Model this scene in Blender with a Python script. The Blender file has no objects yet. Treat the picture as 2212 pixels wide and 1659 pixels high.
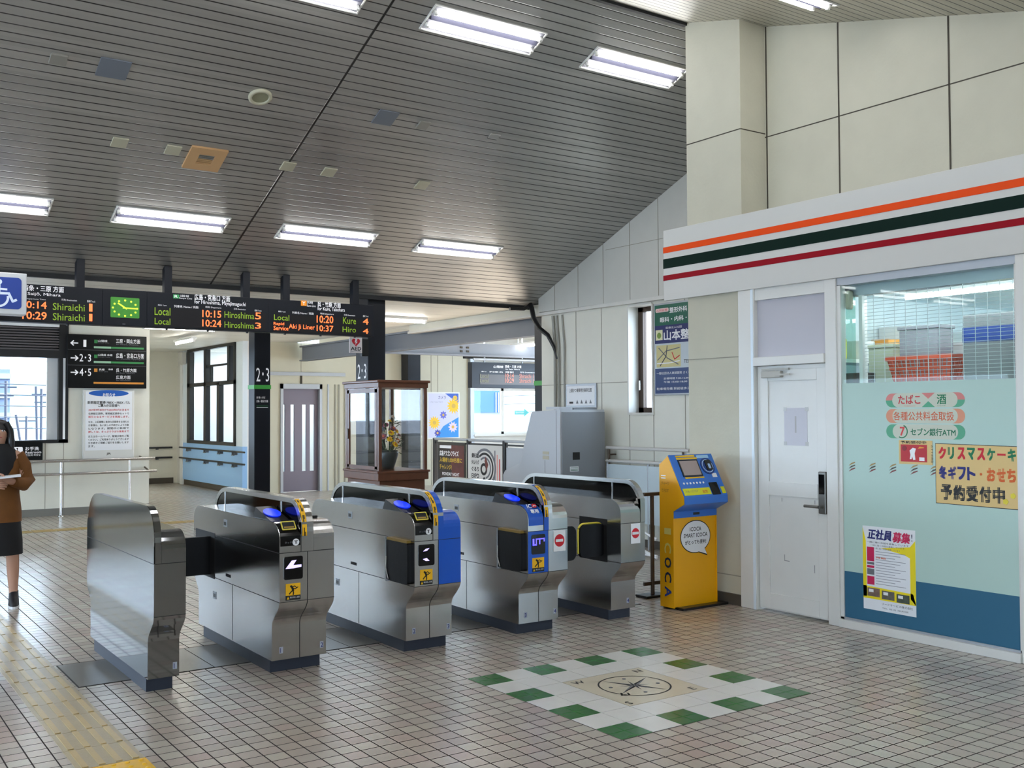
import bpy, bmesh, math, random
from mathutils import Vector, Matrix

random.seed(7)
SC = bpy.context.scene
COL = SC.collection

# ---------------------------------------------------------------- camera
YAW, PIT, ROL = math.radians(55.18), math.radians(1.592), math.radians(-0.2725)
FPX = 2207.0
Fv = Vector((math.cos(YAW) * math.cos(PIT), math.sin(YAW) * math.cos(PIT), math.sin(PIT)))
Rv = Vector((math.sin(YAW), -math.cos(YAW), 0))
Uv = Rv.cross(Fv)
R2 = Rv * math.cos(ROL) + Uv * math.sin(ROL)
U2 = Uv * math.cos(ROL) - Rv * math.sin(ROL)
cd = bpy.data.cameras.new('camera')
cd.sensor_width = 36.0
cd.lens = FPX / 2212 * 36
cd.clip_start = 0.05
cd.clip_end = 2000
cam = bpy.data.objects.new('camera', cd)
COL.objects.link(cam)
cam.matrix_world = Matrix(((R2.x, U2.x, -Fv.x, 0), (R2.y, U2.y, -Fv.y, 0), (R2.z, U2.z, -Fv.z, 1.6), (0, 0, 0, 1)))
SC.camera = cam

# ---------------------------------------------------------------- world, exposure
wd = bpy.data.worlds.new('overcast_sky')
SC.world = wd
wd.use_nodes = True
bg = wd.node_tree.nodes['Background']
bg.inputs[0].default_value = (0.62, 0.80, 1.0, 1)
bg.inputs[1].default_value = 13.0
vs = SC.view_settings
vs.view_transform = 'Standard'
vs.look = 'None'
vs.gamma = 1
vs.use_curve_mapping = False
vs.exposure = 0.17
ld = bpy.data.lights.new('sun', 'SUN')
ld.energy = 42.0
ld.angle = 0.02
ld.color = (1.0, 0.97, 0.92)
sun = bpy.data.objects.new('sun', ld)
COL.objects.link(sun)
sun.rotation_euler = (0, math.radians(65), 0)         # low sun from the stair side, it lands on the stair landing
TUBE = 30.0          # brightness of the fluorescent tubes
SC.cycles.max_bounces = 8
SC.cycles.diffuse_bounces = 4
SC.cycles.glossy_bounces = 4
SC.cycles.transparent_max_bounces = 12
SC.cycles.caustics_reflective = False
SC.cycles.caustics_refractive = False
SC.cycles.sample_clamp_indirect = 14.0

# ---------------------------------------------------------------- materials
def lin(c):
    r = []
    for x in c[:3]:
        x /= 255.0
        r.append(x / 12.92 if x <= 0.04045 else ((x + 0.055) / 1.055) ** 2.4)
    return (*r, 1.0)

MATS = {}
def mat(name, col=(200, 200, 200), rough=0.5, metal=0.0, emit=None, es=0.0, noise=0.0, nscale=6.0, bump=0.0, bscale=60.0, spec=0.5, stretch=None, coat=0.0):
    if name in MATS:
        return MATS[name]
    m = bpy.data.materials.new(name)
    m.use_nodes = True
    nt = m.node_tree
    b = nt.nodes['Principled BSDF']
    c = lin(col)
    b.inputs['Base Color'].default_value = c
    b.inputs['Roughness'].default_value = rough
    b.inputs['Metallic'].default_value = metal
    b.inputs['Specular IOR Level'].default_value = spec
    b.inputs['Coat Weight'].default_value = coat
    if emit is not None:
        b.inputs['Emission Color'].default_value = lin(emit)
        b.inputs['Emission Strength'].default_value = es
    tc = nt.nodes.new('ShaderNodeTexCoord')
    mp = nt.nodes.new('ShaderNodeMapping')
    nt.links.new(tc.outputs['Object'], mp.inputs[0])
    if stretch:
        mp.inputs['Scale'].default_value = stretch
    if noise > 0:
        n = nt.nodes.new('ShaderNodeTexNoise')
        n.inputs['Scale'].default_value = nscale
        n.inputs['Detail'].default_value = 6
        nt.links.new(mp.outputs[0], n.inputs['Vector'])
        mx = nt.nodes.new('ShaderNodeMix')
        mx.data_type = 'RGBA'
        mx.inputs[6].default_value = [x * (1 - noise) for x in c[:3]] + [1]
        mx.inputs[7].default_value = [min(1, x * (1 + noise)) for x in c[:3]] + [1]
        nt.links.new(n.outputs['Fac'], mx.inputs[0])
        nt.links.new(mx.outputs[2], b.inputs['Base Color'])
    if bump > 0:
        n2 = nt.nodes.new('ShaderNodeTexNoise')
        n2.inputs['Scale'].default_value = bscale
        nt.links.new(mp.outputs[0], n2.inputs['Vector'])
        bp = nt.nodes.new('ShaderNodeBump')
        bp.inputs['Strength'].default_value = bump
        bp.inputs['Distance'].default_value = 0.01
        nt.links.new(n2.outputs['Fac'], bp.inputs['Height'])
        nt.links.new(bp.outputs[0], b.inputs['Normal'])
    MATS[name] = m
    return m

def glass(name, tint=(255, 255, 255), refl=0.04, gloss_rough=0.02, edge=0.6):
    if name in MATS:
        return MATS[name]
    m = bpy.data.materials.new(name)
    m.use_nodes = True
    nt = m.node_tree
    nt.nodes.clear()
    out = nt.nodes.new('ShaderNodeOutputMaterial')
    tr = nt.nodes.new('ShaderNodeBsdfTransparent')
    tr.inputs[0].default_value = lin(tint)
    gl = nt.nodes.new('ShaderNodeBsdfGlossy')
    gl.inputs['Roughness'].default_value = gloss_rough
    lw = nt.nodes.new('ShaderNodeLayerWeight')
    lw.inputs[0].default_value = 0.5
    pw = nt.nodes.new('ShaderNodeMath'); pw.operation = 'POWER'; pw.inputs[1].default_value = 4.0
    nt.links.new(lw.outputs['Facing'], pw.inputs[0])
    ml = nt.nodes.new('ShaderNodeMath'); ml.operation = 'MULTIPLY_ADD'; ml.inputs[1].default_value = edge; ml.inputs[2].default_value = refl
    nt.links.new(pw.outputs[0], ml.inputs[0])
    mx = nt.nodes.new('ShaderNodeMixShader')
    nt.links.new(ml.outputs[0], mx.inputs[0])
    nt.links.new(tr.outputs[0], mx.inputs[1])
    nt.links.new(gl.outputs[0], mx.inputs[2])
    nt.links.new(mx.outputs[0], out.inputs[0])
    MATS[name] = m
    return m

# colours of things
cream = mat('cream_panel', (224, 222, 210), 0.55, noise=0.07, nscale=3, bump=0.05)
concrete = mat('painted_board', (196, 192, 173), 0.7, noise=0.08, nscale=4, bump=0.12, bscale=40)
joint = mat('panel_joint', (70, 64, 54), 0.8)
joint_soft = mat('soft_joint', (150, 146, 132), 0.8)
white_paint = mat('white_paint', (232, 234, 236), 0.4, noise=0.04, nscale=5)
off_white = mat('off_white', (214, 212, 206), 0.5, noise=0.05, nscale=8)
fascia_white = mat('fascia_white', (208, 207, 202), 0.35)
st_orange = mat('stripe_orange', (236, 76, 6), 0.5, spec=0.2)
st_green = mat('stripe_green', (0, 30, 22), 0.5, spec=0.1)
st_red = mat('stripe_red', (150, 0, 24), 0.5, spec=0.15)
steel = mat('brushed_steel', (184, 183, 181), 0.2, metal=1.0, noise=0.05, nscale=30, stretch=(1, 1, 0.05))
mirror_steel = mat('mirror_steel', (146, 148, 150), 0.08, metal=1.0)
steel_bright = mat('polished_rail', (205, 205, 205), 0.18, metal=1.0)
plinth_m = mat('dark_plinth', (44, 50, 64), 0.5)
black = mat('black_plastic', (16, 16, 18), 0.3)
black_matt = mat('black_matt', (12, 12, 14), 0.7)
black_gloss = mat('dark_glass', (8, 8, 10), 0.08, spec=0.35)
seam_m = mat('seam_dark', (30, 30, 32), 0.7)
blue_film = mat('blue_film', (0, 84, 196), 0.3)
yellow = mat('yellow', (246, 196, 0), 0.5)
warn_yellow = mat('warning_yellow', (250, 190, 20), 0.5)
white = mat('white', (240, 240, 242), 0.5)
paper = mat('paper', (236, 238, 242), 0.7, noise=0.02)
ink = mat('ink_black', (20, 20, 22), 0.6)
ink_grey = mat('ink_grey', (110, 112, 118), 0.6)
ink_red = mat('ink_red', (206, 28, 44), 0.6)
ink_green = mat('ink_green', (0, 118, 74), 0.6)
ink_navy = mat('ink_navy', (30, 36, 110), 0.6)
ink_orange = mat('ink_orange', (222, 96, 34), 0.6)
navy = mat('navy', (26, 34, 70), 0.5)
sign_black = mat('sign_black', (12, 13, 15), 0.45, spec=0.2)
sign_green = mat('sign_green', (44, 128, 66), 0.5)
sign_orange = mat('sign_orange', (214, 140, 50), 0.5)
sign_white = mat('sign_white', (235, 235, 238), 0.5, emit=(235, 235, 238), es=0.25)
board_m = mat('board_housing', (17, 20, 28), 0.45, spec=0.25)
board_face = mat('led_face', (30, 28, 30), 0.45, spec=0.2)
led_orange = mat('led_orange', (255, 110, 50), 0.5, emit=(255, 116, 62), es=1.25)
led_dim_o = mat('led_dim_orange', (190, 120, 104), 0.5, emit=(190, 120, 104), es=0.25)
led_dim_g = mat('led_dim_green', (120, 120, 90), 0.5, emit=(120, 120, 90), es=0.2)
led_green = mat('led_green', (110, 140, 30), 0.5, emit=(140, 175, 30), es=0.5)
pillar_m = mat('dark_steel_pillar', (20, 23, 31), 0.4, spec=0.3)
pillar_side = mat('pillar_enamel', (40, 48, 64), 0.3)
band_green = mat('band_green', (60, 150, 60), 0.4, emit=(60, 150, 60), es=0.12)
wood = mat('stained_wood', (100, 60, 42), 0.35, noise=0.25, nscale=14, stretch=(1, 1, 0.15))
icoca_y = mat('machine_yellow', (244, 174, 0), 0.4)
icoca_b = mat('machine_blue', (52, 116, 206), 0.35)
icoca_bd = mat('machine_blue_dark', (24, 60, 130), 0.4)
teal = mat('print_teal', (40, 168, 186), 0.5)
brown_metal = mat('brown_metal', (82, 68, 56), 0.4, metal=0.4)
dk_frame = mat('dark_window_frame', (22, 23, 26), 0.4)
brown_frame = mat('bronze_frame', (70, 54, 44), 0.4, metal=0.3)
alu = mat('aluminium_white', (222, 221, 216), 0.35)
alu_grey = mat('aluminium_grey', (168, 172, 178), 0.35, metal=0.3)
grey_mach = mat('grey_machine', (196, 200, 206), 0.45)
grey_mach_shade = mat('grey_machine_shaded', (138, 142, 148), 0.5)  # machine grey darkened, the shade on its back face put into the colour
frost = mat('frosted_film', (186, 212, 203), 0.35, spec=0.12)
frost_blue = mat('teal_blue_film', (60, 108, 136), 0.35, spec=0.12)
steel_beam = mat('painted_beam', (118, 123, 133), 0.5)
dark_base = mat('dark_baseboard', (74, 68, 60), 0.6)
mauve = mat('mauve_door', (116, 108, 120), 0.4, metal=0.2)
blue_wall = mat('pale_blue_panel', (150, 196, 244), 0.4)
pane = glass('window_pane', refl=0.015, edge=0.4)
case_glass = glass('case_glass', refl=0.02, edge=0.5)
mirrorish = glass('shop_glass', (244, 252, 250), refl=0.012, edge=0.4)
tray = mat('lamp_tray', (116, 116, 122), 0.6, spec=0.1)
tray_d = mat('lamp_divider', (62, 62, 74), 0.7, spec=0.05)
batten_m = mat('batten_tube', (255, 255, 250), 0.5, emit=(255, 252, 244), es=30)
tube_m = mat('lamp_tube', (255, 255, 250), 0.5, emit=(255, 255, 255), es=TUBE)

# ---------------------------------------------------------------- mesh helper
ORIG = {}
_txt = {}
def text_geo(s):
    k = s
    if k in _txt:
        return _txt[k]
    c = bpy.data.curves.new('t', 'FONT')
    c.body = s
    c.resolution_u = 2
    c.fill_mode = 'FRONT'
    o = bpy.data.objects.new('t', c)
    COL.objects.link(o)
    dg = bpy.context.evaluated_depsgraph_get()
    me = bpy.data.meshes.new_from_object(o.evaluated_get(dg))
    v = [(p.co.x, p.co.y) for p in me.vertices]
    f = [tuple(p.vertices) for p in me.polygons]
    bpy.data.objects.remove(o)
    bpy.data.curves.remove(c)
    bpy.data.meshes.remove(me)
    if not v:
        v, f = [(0, 0), (1, 0), (1, 1)], [(0, 1, 2)]
    x0 = min(p[0] for p in v); x1 = max(p[0] for p in v)
    y0 = min(p[1] for p in v); y1 = max(p[1] for p in v)
    r = ([((p[0] - x0) / max(1e-6, x1 - x0), (p[1] - y0) / max(1e-6, y1 - y0)) for p in v], f, (x1 - x0) / max(1e-6, y1 - y0))
    _txt[k] = r
    return r

def W(p):
    return p
def FY(x, y, z):            # panel seen from -Y: a right (+X), b up, c out (-Y)
    return lambda p: (x + p[0], y - p[2], z + p[1])
def FX(x, y, z):            # panel seen from -X: a right (-Y), b up, c out (-X)
    return lambda p: (x - p[2], y - p[0], z + p[1])
def FZ(x, y, z):            # lying on the floor, a = +X, b = +Y
    return lambda p: (x + p[0], y + p[1], z + p[2])

class MB:
    def __init__(s, fr=W):
        s.v, s.f, s.mi, s.sm, s.ms, s.fr = [], [], [], [], [], fr
    def m(s, material):
        if material not in s.ms:
            s.ms.append(material)
        return s.ms.index(material)
    def add(s, vs, fs, material, smooth=False):
        n = len(s.v); i = s.m(material)
        s.v += [s.fr(p) for p in vs]
        for q in fs:
            s.f.append(tuple(n + k for k in q)); s.mi.append(i); s.sm.append(smooth)
        return s
    def box(s, x0, x1, y0, y1, z0, z1, material, bev=0.0):
        x0, x1 = min(x0, x1), max(x0, x1); y0, y1 = min(y0, y1), max(y0, y1); z0, z1 = min(z0, z1), max(z0, z1)
        if bev > 0:
            b = bmesh.new()
            bmesh.ops.create_cube(b, size=1)
            for w in b.verts:
                w.co = ((x0 + x1) / 2 + w.co.x * (x1 - x0), (y0 + y1) / 2 + w.co.y * (y1 - y0), (z0 + z1) / 2 + w.co.z * (z1 - z0))
            bmesh.ops.bevel(b, geom=list(b.edges), offset=bev, segments=2, affect='EDGES', profile=0.5)
            b.verts.index_update()
            s.add([tuple(w.co) for w in b.verts], [tuple(w.index for w in q.verts) for q in b.faces], material)
            b.free()
            return s
        vs = [(x, y, z) for x in (x0, x1) for y in (y0, y1) for z in (z0, z1)]
        return s.add(vs, [(0, 1, 3, 2), (4, 6, 7, 5), (0, 4, 5, 1), (2, 3, 7, 6), (0, 2, 6, 4), (1, 5, 7, 3)], material)
    def prism(s, pts, c0, c1, material, ax=2, smooth=False):      # outline in the two other axes, extruded along ax
        def mk(p, c):
            if ax == 2: return (p[0], p[1], c)
            if ax == 0: return (c, p[0], p[1])
            return (p[0], c, p[1])
        n = len(pts)
        vs = [mk(p, c0) for p in pts] + [mk(p, c1) for p in pts]
        s.add(vs, [tuple(range(n)), tuple(range(2 * n - 1, n - 1, -1))], material)
        i = s.m(material); b = len(s.v) - 2 * n
        for k in range(n):
            j = (k + 1) % n
            s.f.append((b + k, b + j, b + n + j, b + n + k)); s.mi.append(i); s.sm.append(smooth)
        return s
    def flat(s, pts, c, material):
        return s.add([(p[0], p[1], c) for p in pts], [tuple(range(len(pts)))], material)
    def rect(s, a0, a1, b0, b1, c, material, th=0.0015):
        return s.box(a0, a1, b0, b1, c, c + th, material)
    def disc(s, a, b, r, c, material, rb=None, n=28, th=0.0015, a0=0.0, a1=2 * math.pi):
        rb = rb or r
        full = abs(a1 - a0 - 2 * math.pi) < 1e-6
        pts = [(a + r * math.cos(a0 + (a1 - a0) * k / n), b + rb * math.sin(a0 + (a1 - a0) * k / n)) for k in range(n if full else n + 1)]
        if not full:
            pts.append((a, b))
        return s.prism(pts, c, c + th, material)
    def ring(s, a, b, r0, r1, c, material, n=48, a0=0.0, a1=2 * math.pi, sy=1.0):
        vs, fs = [], []
        for k in range(n + 1):
            t = a0 + (a1 - a0) * k / n
            vs += [(a + r0 * math.cos(t), b + sy * r0 * math.sin(t), c), (a + r1 * math.cos(t), b + sy * r1 * math.sin(t), c)]
        for k in range(n):
            fs.append((2 * k, 2 * k + 1, 2 * k + 3, 2 * k + 2))
        return s.add(vs, fs, material)
    def rrect(s, a0, a1, b0, b1, r, c, material, th=0.0015, n=6):
        return s.prism(rr(a0, a1, b0, b1, r, n), c, c + th, material)
    def stroke(s, pts, w, c, material):                            # a flat drawn line
        for (p, q) in zip(pts[:-1], pts[1:]):
            d = Vector((q[0] - p[0], q[1] - p[1]))
            if d.length < 1e-6: continue
            d.normalize(); nx, ny = -d.y * w / 2, d.x * w / 2
            ex, ey = d.x * w * 0.3, d.y * w * 0.3
            s.flat([(p[0] + nx - ex, p[1] + ny - ey), (q[0] + nx + ex, q[1] + ny + ey), (q[0] - nx + ex, q[1] - ny + ey), (p[0] - nx - ex, p[1] - ny - ey)], c, material)
        return s
    def text(s, t, a, b, h, c, material, w=None, bold=0.0, align='l', rot=0.0, shear=0.0):
        v, f, asp = text_geo(t)
        if w is None: w = h * asp
        if align == 'c': a -= w / 2
        if align == 'r': a -= w
        cr, sr = math.cos(rot), math.sin(rot)
        e = bold * h                                               # heavier strokes: the outline repeated a hair apart
        for (ox, oy, oz) in ((0, 0, 0),) if bold <= 0 else ((e, e, 0), (-e, e, 0.00004), (e, -e, 0.00008), (-e, -e, 0.00012)):
            out = []
            for p in v:
                x, y = p[0] * (w - 2 * e) + shear * p[1] * h + e + ox, p[1] * (h - 2 * e) + e + oy
                out.append((a + x * cr - y * sr, b + x * sr + y * cr, c + oz))
            s.add(out, f, material)
        return s
    def tube(s, pts, r, material, n=10, cap=True):
        pts = [Vector(p) for p in pts]
        rings = []
        for i, p in enumerate(pts):
            d = (pts[min(i + 1, len(pts) - 1)] - pts[max(i - 1, 0)]).normalized()
            up = Vector((0, 0, 1)) if abs(d.z) < 0.9 else Vector((1, 0, 0))
            x = d.cross(up).normalized(); y = x.cross(d)
            rr_ = r[i] if isinstance(r, (list, tuple)) else r
            rings.append([tuple(p + (x * math.cos(2 * math.pi * k / n) + y * math.sin(2 * math.pi * k / n)) * rr_) for k in range(n)])
        fs = []
        for i in range(len(pts) - 1):
            for k in range(n):
                j = (k + 1) % n
                fs.append((i * n + k, i * n + j, (i + 1) * n + j, (i + 1) * n + k))
        vs = [q for g in rings for q in g]
        s.add(vs, fs, material, True)
        if cap:
            s.add(rings[0], [tuple(range(n))], material); s.add(rings[-1], [tuple(range(n))], material)
        return s
    def lathe(s, cx, cy, prof, material, n=24):
        vs, fs = [], []
        for (r, z) in prof:
            vs += [(cx + r * math.cos(2 * math.pi * k / n), cy + r * math.sin(2 * math.pi * k / n), z) for k in range(n)]
        for i in range(len(prof) - 1):
            for k in range(n):
                j = (k + 1) % n
                fs.append((i * n + k, i * n + j, (i + 1) * n + j, (i + 1) * n + k))
        return s.add(vs, fs, material, True)
    def ell(s, c, r, material, n=12, m=8):
        vs, fs = [], []
        for i in range(m + 1):
            t = math.pi * i / m
            for k in range(n):
                p = 2 * math.pi * k / n
                vs.append((c[0] + r[0] * math.sin(t) * math.cos(p), c[1] + r[1] * math.sin(t) * math.sin(p), c[2] + r[2] * math.cos(t)))
        for i in range(m):
            for k in range(n):
                j = (k + 1) % n
                fs.append((i * n + k, (i + 1) * n + k, (i + 1) * n + j, i * n + j))
        return s.add(vs, fs, material, True)
    def pieces(s):
        """index lists of faces, one list per far-apart piece"""
        par = list(range(len(s.v)))
        def find(i):
            while par[i] != i:
                par[i] = par[par[i]]; i = par[i]
            return i
        for q in s.f:
            a = find(q[0])
            for k in q[1:]:
                b = find(k)
                if a != b: par[b] = a
        isl = {}
        for i, q in enumerate(s.f): isl.setdefault(find(q[0]), []).append(i)
        ks = list(isl)
        if len(ks) < 2 or len(ks) > 400: return None
        box = {}
        for r in ks:
            vi = {k for i in isl[r] for k in s.f[i]}
            box[r] = [(min(s.v[k][a] for k in vi), max(s.v[k][a] for k in vi)) for a in range(3)]
        size = {r: max(b[1] - b[0] for b in box[r]) for r in ks}
        g = {r: r for r in ks}
        def fg(r):
            while g[r] != r:
                g[r] = g[g[r]]; r = g[r]
            return r
        for x in range(len(ks)):
            for y in range(x + 1, len(ks)):
                a, b = ks[x], ks[y]
                d = math.sqrt(sum(max(0.0, box[a][k][0] - box[b][k][1], box[b][k][0] - box[a][k][1]) ** 2 for k in range(3)))
                if d <= max(0.02, 0.5 * max(size[a], size[b])): g[fg(b)] = fg(a)
        out = {}
        for r in ks: out.setdefault(fg(r), []).extend(isl[r])
        return list(out.values()) if len(out) > 1 else None
    def build(s, name, parent=None, loc=None, fix=True):
        if parent:
            ps = s.pieces()
            if ps:                                                 # pieces that stand apart are parts of their own
                for fi in ps:
                    m = MB(); mp = {}
                    m.ms = s.ms
                    for i in fi:
                        for k in s.f[i]:
                            if k not in mp:
                                mp[k] = len(m.v); m.v.append(s.v[k])
                        m.f.append(tuple(mp[k] for k in s.f[i])); m.mi.append(s.mi[i]); m.sm.append(s.sm[i])
                    o = m._one(name, parent, loc, fix)
                return o
        return s._one(name, parent, loc, fix)
    def _one(s, name, parent=None, loc=None, fix=True):
        o0 = Vector(loc) if loc is not None else (ORIG[parent] if parent else Vector((0, 0, 0)))
        me = bpy.data.meshes.new(name)
        me.from_pydata([tuple(Vector(p) - o0) for p in s.v], [], s.f)
        for mm in s.ms: me.materials.append(mm)
        me.polygons.foreach_set('material_index', s.mi)
        me.polygons.foreach_set('use_smooth', s.sm)
        if fix:
            b = bmesh.new(); b.from_mesh(me)
            bmesh.ops.recalc_face_normals(b, faces=b.faces)
            b.to_mesh(me); b.free()
        me.update()
        o = bpy.data.objects.new(name, me)
        COL.objects.link(o)
        if parent:
            o.parent = parent
        else:
            o.location = o0
        ORIG[o] = o0
        return o

def rr(a0, a1, b0, b1, r, n=6):
    pts = []
    for (x, y, t) in ((a1 - r, b0 + r, -90), (a1 - r, b1 - r, 0), (a0 + r, b1 - r, 90), (a0 + r, b0 + r, 180)):
        for k in range(n + 1):
            q = math.radians(t + 90 * k / n)
            pts.append((x + r * math.cos(q), y + r * math.sin(q)))
    return pts

def thing(name, label, cat, loc, group=None):
    o = bpy.data.objects.new(name, None)
    o.empty_display_size = 0.1
    COL.objects.link(o)
    o.location = loc
    ORIG[o] = Vector(loc)
    return tag(o, label, cat, group)
def tag(o, label, cat, group=None, kind=None):
    o['label'] = label; o['category'] = cat
    if group: o['group'] = group
    if kind: o['kind'] = kind
    return o
def struct(o, label=None):
    o['kind'] = 'structure'
    if label: o['label'] = label
    return o
def copy_tree(o, loc, label=None):
    def cp(a, par):
        c = a.copy(); COL.objects.link(c)
        if par: c.parent = par
        ORIG[c] = ORIG[a]
        for ch in list(a.children): cp(ch, c)
        return c
    r = cp(o, None); r.location = loc; ORIG[r] = Vector(loc)
    if label: r['label'] = label
    return r

# ================================================================ THE HALL
RZ, RY, SB, SF = 5.03, 6.45, 0.407, 0.268
LOW = 11.335
def zc(y):
    return RZ - SB * (y - RY) if y >= RY else RZ - SF * (RY - y)

# ---- floor: small square tiles
def floor_mat():
    m = bpy.data.materials.new('floor_tiles')
    m.use_nodes = True
    nt = m.node_tree; N = nt.nodes; L = nt.links
    b = N['Principled BSDF']
    tc = N.new('ShaderNodeTexCoord')
    mp = N.new('ShaderNodeMapping')
    k = 1 / 0.1008
    mp.inputs['Scale'].default_value = (k, k, k)
    mp.inputs['Location'].default_value = (-3.307 * k, -3.826 * k, 0.5)
    L.new(tc.outputs['Object'], mp.inputs[0])
    fl = N.new('ShaderNodeVectorMath'); fl.operation = 'FLOOR'
    L.new(mp.outputs[0], fl.inputs[0])
    wn = N.new('ShaderNodeTexWhiteNoise'); wn.noise_dimensions = '2D'
    L.new(fl.outputs[0], wn.inputs['Vector'])
    cr = N.new('ShaderNodeValToRGB')
    cr.color_ramp.interpolation = 'LINEAR'
    e = cr.color_ramp.elements
    e[0].position = 0; e[0].color = lin((194, 176, 166))
    e[1].position = 1; e[1].color = lin((206, 200, 186))
    q = e.new(0.35); q.color = lin((200, 190, 178))
    q = e.new(0.6); q.color = lin((188, 178, 166))
    L.new(wn.outputs['Value'], cr.inputs[0])
    # patches of warmer tiles
    ns = N.new('ShaderNodeTexNoise'); ns.inputs['Scale'].default_value = 0.09; ns.inputs['Detail'].default_value = 3
    L.new(fl.outputs[0], ns.inputs['Vector'])
    r2 = N.new('ShaderNodeMapRange'); r2.inputs[1].default_value = 0.45; r2.inputs[2].default_value = 0.7
    L.new(ns.outputs['Fac'], r2.inputs[0])
    mx = N.new('ShaderNodeMix'); mx.data_type = 'RGBA'; mx.blend_type = 'MULTIPLY'
    mx.inputs[7].default_value = (0.95, 0.86, 0.82, 1)
    L.new(r2.outputs[0], mx.inputs[0]); L.new(cr.outputs[0], mx.inputs[6])
    # speckle
    sp = N.new('ShaderNodeTexNoise'); sp.inputs['Scale'].default_value = 160; sp.inputs['Detail'].default_value = 2
    L.new(tc.outputs['Object'], sp.inputs['Vector'])
    m3 = N.new('ShaderNodeMix'); m3.data_type = 'RGBA'; m3.blend_type = 'MULTIPLY'; m3.inputs[0].default_value = 0.25
    L.new(mx.outputs[2], m3.inputs[6]); L.new(sp.outputs['Color'], m3.inputs[7])
    # grout
    fr = N.new('ShaderNodeVectorMath'); fr.operation = 'FRACTION'
    L.new(mp.outputs[0], fr.inputs[0])
    sx = N.new('ShaderNodeSeparateXYZ'); L.new(fr.outputs[0], sx.inputs[0])
    mn = None
    outs = []
    for ax in (0, 1):
        a = N.new('ShaderNodeMath'); a.operation = 'SUBTRACT'; a.inputs[1].default_value = 0.5
        L.new(sx.outputs[ax], a.inputs[0])
        ab = N.new('ShaderNodeMath'); ab.operation = 'ABSOLUTE'; L.new(a.outputs[0], ab.inputs[0])
        outs.append(ab)
    mxx = N.new('ShaderNodeMath'); mxx.operation = 'MAXIMUM'
    L.new(outs[0].outputs[0], mxx.inputs[0]); L.new(outs[1].outputs[0], mxx.inputs[1])
    g = N.new('ShaderNodeMapRange'); g.inputs[1].default_value = 0.458; g.inputs[2].default_value = 0.47
    L.new(mxx.outputs[0], g.inputs[0])
    m4 = N.new('ShaderNodeMix'); m4.data_type = 'RGBA'
    m4.inputs[7].default_value = lin((52, 45, 42))
    L.new(g.outputs[0], m4.inputs[0]); L.new(m3.outputs[2], m4.inputs[6])
    L.new(m4.outputs[2], b.inputs['Base Color'])
    rg = N.new('ShaderNodeMapRange'); rg.inputs[3].default_value = 0.26; rg.inputs[4].default_value = 0.8
    L.new(g.outputs[0], rg.inputs[0]); L.new(rg.outputs[0], b.inputs['Roughness'])
    bp = N.new('ShaderNodeBump'); bp.inputs['Strength'].default_value = 0.35; bp.inputs['Distance'].default_value = 0.002; bp.invert = True
    L.new(g.outputs[0], bp.inputs['Height']); L.new(bp.outputs[0], b.inputs['Normal'])
    b.inputs['Specular IOR Level'].default_value = 0.9
    cw = N.new('ShaderNodeMapRange'); cw.inputs[3].default_value = 0.35; cw.inputs[4].default_value = 0.0
    L.new(g.outputs[0], cw.inputs[0]); L.new(cw.outputs[0], b.inputs['Coat Weight'])
    sw_ = N.new('ShaderNodeMapRange'); sw_.inputs[3].default_value = 0.9; sw_.inputs[4].default_value = 0.1
    L.new(g.outputs[0], sw_.inputs[0]); L.new(sw_.outputs[0], b.inputs['Specular IOR Level'])
    b.inputs['Coat Roughness'].default_value = 0.35
    return m
FLOORM = floor_mat()
f = MB().box(-9, 15, -6, 24.2, -0.15, 0, FLOORM)
struct(f.build('floor'), 'floor of small beige tiles with dark grout')

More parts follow.
